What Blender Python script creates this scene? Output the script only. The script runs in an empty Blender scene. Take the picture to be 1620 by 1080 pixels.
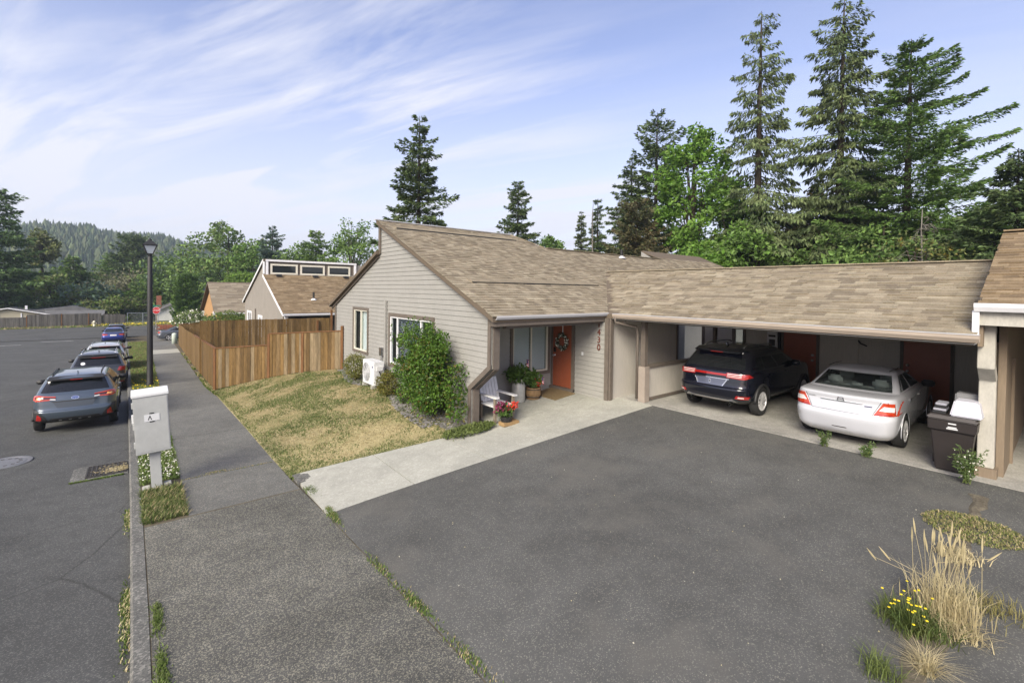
import bpy, bmesh, math, random
import numpy as np
from mathutils import Vector, Matrix
from mathutils.bvhtree import BVHTree

# ------------------------------------------------------------------ scene, camera, sky, sun
SC = bpy.context.scene
COL = SC.collection
YAW, PITCH, ROLL = (math.radians(a) for a in (39.133, 0.8857, 0.7586))
FOC = 725.585            # focal length in pixels of the 1620 px wide photograph
CAM = np.array([0.0, 0.0, 3.0])
def cam_basis():
    cy, sy, cp, sp, cr, sr = math.cos(YAW), math.sin(YAW), math.cos(PITCH), math.sin(PITCH), math.cos(ROLL), math.sin(ROLL)
    f0 = np.array([sy, cy, 0]); r0 = np.array([cy, -sy, 0]); u0 = np.array([0, 0, 1.0])
    f = cp*f0 - sp*u0; u = cp*u0 + sp*f0
    return cr*r0 + sr*u, cr*u - sr*r0, f
CR, CU, CF = cam_basis()
cd = bpy.data.cameras.new('camera'); cam = bpy.data.objects.new('camera', cd); COL.objects.link(cam)
cd.sensor_width = 36; cd.lens = FOC/1620*36; cd.shift_y = (471.06-540)/1620
cd.clip_start = 0.1; cd.clip_end = 6000
M = Matrix([[CR[i], CU[i], -CF[i], CAM[i]] for i in range(3)] + [[0, 0, 0, 1]])
cam.matrix_world = M
SC.camera = cam

SUN_ELEV, SUN_AZ = math.radians(35), math.radians(242)     # azimuth from +Y clockwise
w = bpy.data.worlds.new('World'); SC.world = w; w.use_nodes = True
nt = w.node_tree; nt.nodes.clear()
def N(t, **k):
    n = nt.nodes.new(t)
    for a, b in k.items(): setattr(n, a, b)
    return n
out = N('ShaderNodeOutputWorld'); bg = N('ShaderNodeBackground'); sky = N('ShaderNodeTexSky')
sky.sky_type = 'NISHITA'; sky.sun_disc = False; sky.sun_elevation = SUN_ELEV; sky.sun_rotation = SUN_AZ
sky.air_density = 1.0; sky.dust_density = 2.0; sky.ozone_density = 2.0
tc = N('ShaderNodeTexCoord'); sep = N('ShaderNodeSeparateXYZ'); nt.links.new(tc.outputs['Generated'], sep.inputs[0])
def math_(op, a, b=None, c=None):
    n = N('ShaderNodeMath', operation=op)
    for i, v in enumerate((a, b, c)):
        if v is None: continue
        if hasattr(v, 'links'): nt.links.new(v, n.inputs[i])
        else: n.inputs[i].default_value = v
    return n.outputs[0]
zc = math_('MAXIMUM', sep.outputs[2], 0.03)
cx = math_('DIVIDE', sep.outputs[0], math_('ADD', zc, 0.12)); cyy = math_('DIVIDE', sep.outputs[1], math_('ADD', zc, 0.12))
comb = N('ShaderNodeCombineXYZ'); nt.links.new(cx, comb.inputs[0]); nt.links.new(cyy, comb.inputs[1])
def dot_(v, sx):
    n = N('ShaderNodeVectorMath', operation='DOT_PRODUCT'); nt.links.new(v, n.inputs[0]); n.inputs[1].default_value = sx; return n.outputs['Value']
along, across = dot_(comb.outputs[0], (-.426, .905, 0)), dot_(comb.outputs[0], (.905, .426, 0))
def cloud_noise(sa, sb, scale, det, rough, dist, off):
    c = N('ShaderNodeCombineXYZ'); nt.links.new(math_('MULTIPLY', along, sa), c.inputs[0]); nt.links.new(math_('MULTIPLY', across, sb), c.inputs[1]); c.inputs[2].default_value = off
    n = N('ShaderNodeTexNoise'); nt.links.new(c.outputs[0], n.inputs['Vector']); n.inputs['Scale'].default_value = scale; n.inputs['Detail'].default_value = det; n.inputs['Roughness'].default_value = rough; n.inputs['Distortion'].default_value = dist
    return n.outputs[0]
n1 = cloud_noise(.42, 2.1, 1.5, 10, .60, .6, 2.7)
n2 = cloud_noise(.30, .8, 1.0, 3, .5, .3, 7.1)
r1 = N('ShaderNodeMapRange'); nt.links.new(n1, r1.inputs[0]); r1.inputs[1].default_value = 0.44; r1.inputs[2].default_value = 0.63
r2 = N('ShaderNodeMapRange'); nt.links.new(n2, r2.inputs[0]); r2.inputs[1].default_value = 0.33; r2.inputs[2].default_value = 0.55
ma = N('ShaderNodeMapRange', interpolation_type='SMOOTHSTEP'); nt.links.new(along, ma.inputs[0]); ma.inputs[1].default_value = 0.1; ma.inputs[2].default_value = 1.4; ma.inputs[3].default_value = .07
cl = math_('MULTIPLY', math_('MULTIPLY', r1.outputs[0], r2.outputs[0]), ma.outputs[0])
hz = N('ShaderNodeMapRange'); nt.links.new(sep.outputs[2], hz.inputs[0]); hz.inputs[1].default_value = 0.45; hz.inputs[2].default_value = 0.06; hz.inputs[3].default_value = 0.0; hz.inputs[4].default_value = 0.70
cm = math_('MINIMUM', math_('ADD', math_('ADD', math_('MULTIPLY', cl, 1.25), hz.outputs[0]), 0.05), 0.95)
tint = N('ShaderNodeMix', data_type='RGBA', blend_type='MULTIPLY'); tint.inputs[0].default_value = 1.0
nt.links.new(sky.outputs[0], tint.inputs[6]); tint.inputs[7].default_value = (1.22, 1.0, 1.06, 1)
mix = N('ShaderNodeMix', data_type='RGBA'); nt.links.new(cm, mix.inputs[0]); nt.links.new(tint.outputs[2], mix.inputs[6])
mix.inputs[7].default_value = (3.9, 3.95, 4.4, 1)
nt.links.new(mix.outputs[2], bg.inputs[0]); bg.inputs[1].default_value = 0.087
nt.links.new(bg.outputs[0], out.inputs[0])

sl = bpy.data.lights.new('sun', 'SUN'); so = bpy.data.objects.new('sun', sl); COL.objects.link(so)
sl.energy = 2.0; sl.angle = math.radians(32); sl.color = (1, 0.98, 0.80)
sd = Vector((math.sin(SUN_AZ)*math.cos(SUN_ELEV), math.cos(SUN_AZ)*math.cos(SUN_ELEV), math.sin(SUN_ELEV)))
so.rotation_euler = sd.to_track_quat('Z', 'Y').to_euler(); so.location = (0, 0, 60)
vs = SC.view_settings; vs.view_transform = 'Standard'; vs.look = 'None'; vs.exposure = 1.47; vs.gamma = 1
vs.use_curve_mapping = False

# ------------------------------------------------------------------ helpers
rng = random.Random(7)
def ray(px, py):
    return CF + CR*(px-810)/FOC - CU*(py-471.06)/FOC
def spot(px, py, dist):
    d = ray(px, py); return CAM + d*(dist/math.hypot(d[0], d[1]))
def tag(o, label=None, cat=None, group=None, kind=None):
    for k, v in (('label', label), ('category', cat), ('group', group), ('kind', kind)):
        if v: o[k] = v
    return o
ORG = {}
def thing(name, label, cat, loc=(0, 0, 0), rz=0, group=None):
    o = bpy.data.objects.new(name, None); COL.objects.link(o)
    o.location = loc; o.rotation_euler = (0, 0, rz); o.empty_display_size = 0.3
    ORG[o.name] = Vector(loc) if rz == 0 else None
    return tag(o, label, cat, group)
def link(name, me, mat=None, parent=None, smooth=False):
    if mat is not None:
        for m in (mat if isinstance(mat, (list, tuple)) else [mat]): me.materials.append(m)
    o = bpy.data.objects.new(name, me); COL.objects.link(o)
    if parent is not None: o.parent = parent
    if smooth: me.polygons.foreach_set('use_smooth', [True]*len(me.polygons))
    return o
def root_origin(p):
    while p is not None:
        if p.name in ORG: return ORG[p.name]
        p = p.parent
    return None
class MB:
    """collects faces; build() links them as one mesh object (world coordinates, made relative to the root thing)"""
    def __init__(s): s.v = []; s.f = []; s.m = []
    def face(s, pts, m=0):
        i = len(s.v); s.v += [tuple(p) for p in pts]; s.f.append(tuple(range(i, i+len(pts)))); s.m.append(m)
    def box(s, x0, x1, y0, y1, z0, z1, m=0):
        i = len(s.v)
        s.v += [(x, y, z) for z in (z0, z1) for y in (y0, y1) for x in (x0, x1)]
        for q in ((0, 2, 3, 1), (4, 5, 7, 6), (0, 1, 5, 4), (2, 6, 7, 3), (0, 4, 6, 2), (1, 3, 7, 5)):
            s.f.append(tuple(i+k for k in q)); s.m.append(m)
        return s
    def beam(s, a, b, wd, ht, up=(0, 0, 1), m=0):
        a, b, up = Vector(a), Vector(b), Vector(up)
        d = (b-a).normalized(); r = d.cross(up).normalized(); u = r.cross(d)
        i = len(s.v)
        for p in (a, b):
            for x, y in ((-1, -1), (1, -1), (1, 1), (-1, 1)): s.v.append(tuple(p + r*(x*wd/2) + u*(y*ht/2)))
        for q in ((0, 3, 2, 1), (4, 5, 6, 7), (0, 1, 5, 4), (1, 2, 6, 5), (2, 3, 7, 6), (3, 0, 4, 7)):
            s.f.append(tuple(i+k for k in q)); s.m.append(m)
        return s
    def prism(s, poly, e, m=0):
        """poly: list of 3d points; e: extrusion vector"""
        n = len(poly); i = len(s.v); e = Vector(e)
        s.v += [tuple(p) for p in poly] + [tuple(Vector(p)+e) for p in poly]
        s.f.append(tuple(range(i+n-1, i-1, -1))); s.m.append(m)
        s.f.append(tuple(range(i+n, i+2*n))); s.m.append(m)
        for k in range(n):
            j = (k+1) % n; s.f.append((i+k, i+j, i+n+j, i+n+k)); s.m.append(m)
        return s
    def tube(s, pts, rad, seg=8, m=0, cap=True):
        pts = [Vector(p) for p in pts]; n = len(pts); i0 = len(s.v)
        rads = rad if isinstance(rad, (list, tuple)) else [rad]*n
        ref = None
        for k, p in enumerate(pts):
            d = (pts[min(k+1, n-1)] - pts[max(k-1, 0)])
            d = d.normalized() if d.length > 1e-9 else Vector((0, 0, 1))
            if ref is None: ref = Vector((1, 0, 0)) if abs(d.x) < .8 else Vector((0, 1, 0))
            a = (ref - d*ref.dot(d)).normalized(); b = d.cross(a); ref = a
            for q in range(seg):
                t = 2*math.pi*q/seg; s.v.append(tuple(p + (a*math.cos(t)+b*math.sin(t))*rads[k]))
        for k in range(n-1):
            for q in range(seg):
                j = (q+1) % seg
                s.f.append((i0+k*seg+q, i0+k*seg+j, i0+(k+1)*seg+j, i0+(k+1)*seg+q)); s.m.append(m)
        if cap:
            s.f.append(tuple(i0+q for q in range(seg-1, -1, -1))); s.m.append(m)
            s.f.append(tuple(i0+(n-1)*seg+q for q in range(seg))); s.m.append(m)
        return s
    def lathe(s, prof, c, seg=16, axis='z', m=0, cap=True):
        """prof: (radius, height) pairs"""
        i0 = len(s.v); c = Vector(c)
        for r_, h in prof:
            for q in range(seg):
                t = 2*math.pi*q/seg; a, b = r_*math.cos(t), r_*math.sin(t)
                s.v.append(tuple(c + (Vector((a, b, h)) if axis == 'z' else Vector((a, h, b)) if axis == 'y' else Vector((h, a, b)))))
        for k in range(len(prof)-1):
            for q in range(seg):
                j = (q+1) % seg; s.f.append((i0+k*seg+q, i0+k*seg+j, i0+(k+1)*seg+j, i0+(k+1)*seg+q)); s.m.append(m)
        if not cap: return s
        s.f.append(tuple(i0+q for q in range(seg-1, -1, -1))); s.m.append(m)
        e = i0+(len(prof)-1)*seg; s.f.append(tuple(e+q for q in range(seg))); s.m.append(m)
        return s
    def mesh(s, name, off=None):
        me = bpy.data.meshes.new(name)
        v = s.v if off is None else [(x-off[0], y-off[1], z-off[2]) for x, y, z in s.v]
        me.from_pydata(v, [], s.f)
        if any(s.m): me.polygons.foreach_set('material_index', s.m)
        return me
    def build(s, name, mat, parent=None, smooth=False, bevel=0):
        off = root_origin(parent)
        me = s.mesh(name, off)
        bm = bmesh.new(); bm.from_mesh(me)
        bmesh.ops.recalc_face_normals(bm, faces=bm.faces)
        if bevel: bmesh.ops.bevel(bm, geom=bm.edges[:]+bm.verts[:], offset=bevel, segments=2, affect='EDGES', clamp_overlap=True)
        bm.to_mesh(me); bm.free()
        return link(name, me, mat, parent, smooth)
def box(name, mat, parent, x0, x1, y0, y1, z0, z1, bevel=0):
    return MB().box(x0, x1, y0, y1, z0, z1).build(name, mat, parent, bevel=bevel)
def raw_mesh(name, V, F, mi=None):
    """numpy fast path: V (n,3), F (m,k)"""
    V = np.asarray(V, np.float32); F = np.asarray(F, np.int32); k = F.shape[1]
    me = bpy.data.meshes.new(name)
    me.vertices.add(len(V)); me.vertices.foreach_set('co', V.ravel())
    me.loops.add(F.size); me.loops.foreach_set('vertex_index', F.ravel())
    me.polygons.add(len(F)); me.polygons.foreach_set('loop_start', np.arange(0, F.size, k, dtype=np.int32))
    if mi is not None: me.polygons.foreach_set('material_index', np.asarray(mi, np.int32))
    me.polygons.foreach_set('use_smooth', np.zeros(len(F), dtype=bool))
    me.update(calc_edges=True); me.validate()
    return me
def text(name, s, size, mat, parent, mtx, extrude=0.004, align='CENTER'):
    cu = bpy.data.curves.new(name, 'FONT'); cu.body = s; cu.size = size; cu.extrude = extrude; cu.align_x = align; cu.align_y = 'CENTER'
    o = bpy.data.objects.new(name+'_tmp', cu); COL.objects.link(o)
    bpy.context.view_layer.update()
    me = bpy.data.meshes.new_from_object(o.evaluated_get(bpy.context.evaluated_depsgraph_get()))
    bpy.data.objects.remove(o); bpy.data.curves.remove(cu)
    off = root_origin(parent)
    me.transform(mtx)
    if off is not None: me.transform(Matrix.Translation(-off))
    me.name = name
    return link(name, me, mat, parent)
def frame_mtx(loc, xax, yax):
    x = Vector(xax).normalized(); y = Vector(yax).normalized(); z = x.cross(y)
    m = Matrix([[x[i], y[i], z[i], loc[i]] for i in range(3)] + [[0, 0, 0, 1]]); return m

# ------------------------------------------------------------------ materials
def mat(name, col, rough=0.7, metal=0.0, spec=0.5, nscale=None, namt=0.25, ndet=4, bump=0, bscale=None, col2=None, stretch=None, coat=0, sheen=0, trans=0, objrand=0, lo=.35, hi=.65):
    m = bpy.data.materials.new(name); m.use_nodes = True
    t = m.node_tree; b = t.nodes['Principled BSDF']
    b.inputs['Roughness'].default_value = rough; b.inputs['Metallic'].default_value = metal
    b.inputs['Specular IOR Level'].default_value = spec; b.inputs['Coat Weight'].default_value = coat
    if coat: b.inputs['Coat Roughness'].default_value = 0.03
    c = (*col, 1); b.inputs['Base Color'].default_value = c
    src = None
    def nn(ty): return t.nodes.new(ty)
    if nscale or bump:
        tx = nn('ShaderNodeTexCoord'); vec = tx.outputs['Object']
        geo = nn('ShaderNodeNewGeometry'); vec = geo.outputs['Position']
        if stretch:
            mpn = nn('ShaderNodeMapping'); t.links.new(vec, mpn.inputs[0]); mpn.inputs['Scale'].default_value = stretch; vec = mpn.outputs[0]
    if nscale:
        c2 = (*(col2 if col2 else [v*(1-namt) for v in col]), 1)
        scales = nscale if isinstance(nscale, (list, tuple)) else [nscale]
        cur = None
        for i, sc in enumerate(scales):
            nz = nn('ShaderNodeTexNoise'); t.links.new(vec, nz.inputs['Vector']); nz.inputs['Scale'].default_value = sc; nz.inputs['Detail'].default_value = ndet; nz.inputs['Roughness'].default_value = 0.65
            mr = nn('ShaderNodeMapRange'); t.links.new(nz.outputs[0], mr.inputs[0]); mr.inputs[1].default_value = lo; mr.inputs[2].default_value = hi
            mx = nn('ShaderNodeMix'); mx.data_type = 'RGBA'; t.links.new(mr.outputs[0], mx.inputs[0])
            if cur is None: mx.inputs[6].default_value = c; mx.inputs[7].default_value = c2
            else:
                mx.blend_type = 'MULTIPLY'; t.links.new(cur, mx.inputs[6])
                g = 1-namt*0.8; mx.inputs[7].default_value = (g, g, g, 1)
            cur = mx.outputs[2]
        src = cur
        t.links.new(cur, b.inputs['Base Color'])
    if objrand:
        oi = nn('ShaderNodeObjectInfo'); hs = nn('ShaderNodeHueSaturation')
        mr = nn('ShaderNodeMapRange'); t.links.new(oi.outputs['Random'], mr.inputs[0]); mr.inputs[3].default_value = 1-objrand; mr.inputs[4].default_value = 1+objrand
        t.links.new(mr.outputs[0], hs.inputs['Value'])
        if src: t.links.new(src, hs.inputs['Color'])
        else: hs.inputs['Color'].default_value = c
        t.links.new(hs.outputs[0], b.inputs['Base Color'])
    if bump:
        nz = nn('ShaderNodeTexNoise'); t.links.new(vec, nz.inputs['Vector']); nz.inputs['Scale'].default_value = bscale or 60; nz.inputs['Detail'].default_value = 6
        bp = nn('ShaderNodeBump'); bp.inputs['Strength'].default_value = min(1, bump); bp.inputs['Distance'].default_value = 0.01; t.links.new(nz.outputs[0], bp.inputs['Height']); t.links.new(bp.outputs[0], b.inputs['Normal'])
    return m
def speckle(name, col, dark, light, rough=0.9, sc=220, big=1.2, bigamt=0.3, pscale=None, lightamt=0.70, bump=0.6, crack=False, stain=None):
    """aggregate surface: fine dark and light stones on a base, slow patches and optional cracks"""
    m = bpy.data.materials.new(name); m.use_nodes = True; t = m.node_tree; b = t.nodes['Principled BSDF']
    b.inputs['Roughness'].default_value = rough; b.inputs['Specular IOR Level'].default_value = 0.25
    geo = t.nodes.new('ShaderNodeNewGeometry'); P = geo.outputs['Position']
    def noise(s, d=3, v=P):
        n = t.nodes.new('ShaderNodeTexNoise'); t.links.new(v, n.inputs['Vector']); n.inputs['Scale'].default_value = s; n.inputs['Detail'].default_value = d; n.inputs['Roughness'].default_value = .6; return n.outputs[0]
    def rangem(x, a, b_, c=0, d=1):
        n = t.nodes.new('ShaderNodeMapRange'); t.links.new(x, n.inputs[0])
        for i, v in enumerate((a, b_, c, d)): n.inputs[1+i].default_value = v
        return n.outputs[0]
    def mixc(f, a, b_, bl='MIX'):
        n = t.nodes.new('ShaderNodeMix'); n.data_type = 'RGBA'; n.blend_type = bl
        for i, v in ((0, f), (6, a), (7, b_)):
            if hasattr(v, 'links'): t.links.new(v, n.inputs[i])
            else: n.inputs[i].default_value = v if i == 0 else (*v, 1)
        return n.outputs[2]
    vor = t.nodes.new('ShaderNodeTexVoronoi'); t.links.new(P, vor.inputs['Vector']); vor.inputs['Scale'].default_value = pscale or sc*0.25
    wn = t.nodes.new('ShaderNodeSeparateColor'); t.links.new(vor.outputs['Color'], wn.inputs[0])
    c = mixc(rangem(noise(sc*.3, 4), .35, .65), col, dark)
    c = mixc(rangem(wn.outputs[0], lightamt, lightamt+.3), c, light)
    c = mixc(rangem(noise(big, 5), .35, .7), c, tuple([1-bigamt]*3), 'MULTIPLY')
    c = mixc(rangem(noise(big*6, 4), .4, .7), c, tuple([1-bigamt*.6]*3), 'MULTIPLY')
    if stain: c = mixc(rangem(noise(0.55, 6), .55, .75), c, stain)
    if crack:
        wp = t.nodes.new('ShaderNodeMix'); wp.data_type = 'VECTOR'; wp.inputs[0].default_value = .12
        nz = t.nodes.new('ShaderNodeTexNoise'); t.links.new(P, nz.inputs['Vector']); nz.inputs['Scale'].default_value = 1.4; nz.inputs['Detail'].default_value = 6
        t.links.new(P, wp.inputs[4]); t.links.new(nz.outputs[1], wp.inputs[5])
        ve = t.nodes.new('ShaderNodeTexVoronoi'); ve.feature = 'DISTANCE_TO_EDGE'; t.links.new(wp.outputs[1], ve.inputs['Vector']); ve.inputs['Scale'].default_value = .32
        cm_ = rangem(ve.outputs[0], 0.0, .005, .55, 0)
        c = mixc(cm_, c, (.025, .024, .022))
    t.links.new(c, b.inputs['Base Color'])
    bp = t.nodes.new('ShaderNodeBump'); bp.inputs['Strength'].default_value = bump; bp.inputs['Distance'].default_value = .006
    t.links.new(noise(sc*.35, 3), bp.inputs['Height']); t.links.new(bp.outputs[0], b.inputs['Normal'])
    return m
def foliage(name, c1, c2, nscale=0.8, trans=0.25, rough=0.6, rand=0.12):
    m = bpy.data.materials.new(name); m.use_nodes = True; t = m.node_tree; b = t.nodes['Principled BSDF']; o = t.nodes['Material Output']
    b.inputs['Roughness'].default_value = rough; b.inputs['Specular IOR Level'].default_value = 0.3
    geo = t.nodes.new('ShaderNodeNewGeometry')
    nz = t.nodes.new('ShaderNodeTexNoise'); t.links.new(geo.outputs['Position'], nz.inputs['Vector']); nz.inputs['Scale'].default_value = nscale; nz.inputs['Detail'].default_value = 5; nz.inputs['Roughness'].default_value = .7
    mr = t.nodes.new('ShaderNodeMapRange'); t.links.new(nz.outputs[0], mr.inputs[0]); mr.inputs[1].default_value = .35; mr.inputs[2].default_value = .65
    mx = t.nodes.new('ShaderNodeMix'); mx.data_type = 'RGBA'; t.links.new(mr.outputs[0], mx.inputs[0]); mx.inputs[6].default_value = (*c1, 1); mx.inputs[7].default_value = (*c2, 1)
    hs = t.nodes.new('ShaderNodeHueSaturation'); t.links.new(mx.outputs[2], hs.inputs['Color'])
    m2 = t.nodes.new('ShaderNodeMapRange'); t.links.new(geo.outputs['Random Per Island'], m2.inputs[0]); m2.inputs[3].default_value = 1-rand*2.2; m2.inputs[4].default_value = 1+rand*2.2; t.links.new(m2.outputs[0], hs.inputs['Value'])
    t.links.new(hs.outputs[0], b.inputs['Base Color'])
    tr = t.nodes.new('ShaderNodeBsdfTranslucent'); t.links.new(hs.outputs[0], tr.inputs[0])
    ms = t.nodes.new('ShaderNodeMixShader'); ms.inputs[0].default_value = trans
    t.links.new(b.outputs[0], ms.inputs[1]); t.links.new(tr.outputs[0], ms.inputs[2]); t.links.new(ms.outputs[0], o.inputs[0])
    return m
def glass(name, tint=(.02, .025, .03), alpha=0.0, rough=0.03, tc_=(.95, .98, .98)):
    m = bpy.data.materials.new(name); m.use_nodes = True; t = m.node_tree; b = t.nodes['Principled BSDF']; o = t.nodes['Material Output']
    b.inputs['Base Color'].default_value = (*tint, 1); b.inputs['Roughness'].default_value = rough; b.inputs['Specular IOR Level'].default_value = .6
    if alpha:
        tr = t.nodes.new('ShaderNodeBsdfTransparent'); tr.inputs[0].default_value = (*tc_, 1)
        ms = t.nodes.new('ShaderNodeMixShader'); ms.inputs[0].default_value = alpha
        t.links.new(b.outputs[0], ms.inputs[1]); t.links.new(tr.outputs[0], ms.inputs[2]); t.links.new(ms.outputs[0], o.inputs[0])
    return m

ASPH = speckle('road asphalt', (.092, .093, .089), (.066, .067, .066), (.19, .19, .175), sc=420, big=.5, bigamt=.28, pscale=95, lightamt=.74, crack=True)
DRIVE = speckle('driveway asphalt', (.112, .112, .106), (.084, .084, .079), (.27, .26, .22), sc=420, big=.35, bigamt=.30, pscale=95, lightamt=.80, stain=(.118, .113, .10))
AGG = speckle('exposed aggregate', (.148, .145, .130), (.068, .068, .064), (.29, .275, .215), sc=330, big=.6, bigamt=.34, pscale=90, lightamt=.60, bump=.9)
AGGD = speckle('dark aggregate', (.165, .163, .150), (.11, .11, .104), (.26, .25, .21), sc=330, big=.7, bigamt=.25, lightamt=.66)
KERB = speckle('kerb concrete', (.185, .182, .165), (.09, .09, .085), (.29, .28, .25), sc=180, big=1.2, bigamt=.3, lightamt=.7)
CONC = speckle('pale concrete', (.41, .405, .35), (.35, .345, .30), (.46, .45, .395), sc=120, big=.7, bigamt=.2, lightamt=.75, bump=.2)
SLAB = speckle('carport concrete', (.42, .405, .365), (.31, .30, .27), (.46, .44, .40), sc=120, big=.8, bigamt=.3, lightamt=.8, bump=.2)
SIDING = mat('taupe siding', (.292, .285, .266), .75, nscale=[1.5, 14], namt=.08, spec=.3)
SIDING2 = mat('darker taupe siding', (.28, .255, .222), .75, nscale=[1.5, 14], namt=.1, spec=.3)
PANEL = mat('grooved plywood panel', (.50, .468, .42), .8, nscale=[.9, 30], namt=.12, stretch=(1, 1, .12), spec=.2)
PANELD = mat('tan plywood panel', (.23, .18, .13), .85, nscale=[.9, 30], namt=.2, stretch=(1, 1, .12), spec=.2)
TRIM = mat('brown trim', (.135, .113, .094), .7, nscale=6, namt=.15, spec=.3)
WTRIM = mat('white trim', (.74, .74, .76), .5, nscale=3, namt=.06)
GUT = mat('pale gutter metal', (.46, .46, .47), .45, nscale=4, namt=.08)
BEIGE = mat('beige frame vinyl', (.62, .59, .50), .5)
POSTP = mat('weathered cream paint', (.46, .44, .39), .75, nscale=[7, 40], namt=.16, stretch=(1, 1, .4))
DOORR = mat('rust red door paint', (.27, .075, .035), .45, nscale=3, namt=.1)
BLK = mat('matt black', (.014, .014, .015), .6)
IRON = mat('cast iron', (.06, .055, .05), .7, metal=.3, nscale=30, namt=.4)
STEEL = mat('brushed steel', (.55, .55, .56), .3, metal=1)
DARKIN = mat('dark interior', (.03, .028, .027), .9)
BLIND = mat('window blind', (.74, .77, .77), .7, nscale=1, namt=.05)
WGLASS = glass('window glass', (.035, .045, .05), alpha=.88, rough=.02)
DGLASS = glass('dark window glass', (.02, .024, .026), rough=.04)
FENCE = [mat('fence cedar %d' % i, c, .85, nscale=[3, 22], namt=.6, stretch=(2.2, 2.2, .22), spec=.15, lo=.3, hi=.75) for i, c in enumerate(((.285, .178, .072), (.235, .148, .062), (.31, .205, .098), (.33, .25, .15), (.19, .122, .055)))]
FPOST = mat('fence post cedar', (.195, .098, .045), .8, nscale=[4, 20], namt=.3, stretch=(2, 2, .3), spec=.15)
FGREY = [mat('grey fence board %d' % i, c, .9, nscale=[3, 22], namt=.35, stretch=(1.6, 1.6, .2), spec=.1) for i, c in enumerate(((.125, .118, .11), (.155, .148, .138), (.10, .095, .09)))]
SHCOL = tuple((c[0]*1.15, c[1]*1.19, c[2]*1.27) for c in ((.255, .208, .140), (.295, .245, .168), (.345, .29, .20), (.205, .166, .115), (.27, .22, .148), (.315, .262, .18)))
SH = [mat('shingle %d' % i, c, .95, nscale=[45, 3], namt=.3, spec=.1, bump=.5, bscale=180) for i, c in enumerate(SHCOL)]
SHB = [mat('brown shingle %d' % i, (c[0]*.86, c[1]*.76, c[2]*.66), .95, nscale=[45, 3], namt=.3, spec=.1) for i, c in enumerate(SHCOL)]
SHDECK = mat('shingle underlay', (.11, .085, .06), .95)
GREYROOF = mat('grey roof', (.17, .17, .175), .9, nscale=[1.2, 30], namt=.25, spec=.1)
BARK = mat('bark', (.085, .068, .052), .95, nscale=[3, 14], namt=.45, stretch=(2, 2, .4), spec=.1)
BARKG = mat('grey bark', (.21, .195, .17), .95, nscale=[3, 14], namt=.4, stretch=(2, 2, .4), spec=.1)
SOIL = mat('soil', (.17, .145, .10), .95, nscale=[2, 25], namt=.45, spec=.1)
GROUNDM = mat('dry meadow', (.135, .135, .06), .95, nscale=[.15, 4], namt=.4, col2=(.10, .12, .045), spec=.1)
LAWNM = mat('dry lawn soil', (.36, .305, .165), .95, nscale=[1.1, 7, 40], namt=.3, col2=(.20, .20, .085), spec=.1, lo=.42, hi=.72)
WHITEP = mat('white plastic', (.60, .61, .62), .45, nscale=3, namt=.06)

# ------------------------------------------------------------------ terrain heights
def lerp(a, b, t): return a+(b-a)*t
def clamp(x, a=0, b=1): return max(a, min(b, x))
def sstep(x): x = clamp(x); return x*x*(3-2*x)
def zs(Y):
    """height of the pavement along the street"""
    if Y < 14.5: return -.85-.018*(Y-10)
    if Y < 70: return -.931-.036*(Y-14.5)
    return -2.929
def kerbx(Y): return float(np.interp(Y, (-40, 6.4, 10.4, 20, 43, 60, 70), (.10, -.07, -.12, -.28, -.69, -1.05, -1.3)))
def pavl(Y): return float(np.interp(Y, (9, 18, 45, 70), (.65, .66, .72, .8)))
def pavr(Y): return float(np.interp(Y, (-40, 3.6, 8, 10, 14, 20, 23, 50.8, 70), (2.7, 2.56, 2.45, 2.36, 2.33, 2.30, 2.17, 2.50, 2.75)))
def zd(X, Y):
    t = clamp((X-2.45)/8.15)
    return zs(Y)*(1-t**.93)
def walk_drive(X): return 7.9-.1055*(X-2.55)          # edge of the walk on the driveway side
def walk_lawn(X): return float(np.interp(X, (2.3, 6.9, 8.2), (10.05, 9.02, 8.9)))
def zlawn(X, Y):
    x0 = pavr(Y); t = clamp((X-x0)/(6.4-x0))
    hi = lerp(-.05, -.24, clamp((Y-9)/9.5))
    z = zs(Y)+(hi-zs(Y))*(1-(1-t)**1.6)
    d = Y-walk_lawn(X)
    return lerp(zd(X, Y)-.01, z, sstep(d/1.8))
def gz(X, Y):
    f = clamp((X-2.45)/8.15)**.93 if X > 2.45 else 0
    return zs(Y)*(1-f*(1-.75*sstep((Y-25)/35)))-.30
def grid(name, xs, ys, zf, mat_, kind='structure', parent=None):
    V = [(x, y, zf(x, y)) for y in ys for x in xs]; nx = len(xs)
    F = [(j*nx+i, j*nx+i+1, (j+1)*nx+i+1, (j+1)*nx+i) for j in range(len(ys)-1) for i in range(nx-1)]
    o = link(name, raw_mesh(name, V, F), mat_, parent, smooth=True)
    if kind: o['kind'] = kind
    return o
def ribbon(name, ys, xl, xr, zf, nx, mat_, parent=None, kind='structure'):
    V = []; 
    for y in ys:
        for i in range(nx+1):
            x = lerp(xl(y), xr(y), i/nx); V.append((x, y, zf(x, y)))
    F = [(j*(nx+1)+i, j*(nx+1)+i+1, (j+1)*(nx+1)+i+1, (j+1)*(nx+1)+i) for j in range(len(ys)-1) for i in range(nx)]
    o = link(name, raw_mesh(name, V, F), mat_, parent, smooth=True)
    if kind: o['kind'] = kind
    return o
def fr(a, b, s): return list(np.arange(a, b+s*.5, s))

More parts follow.
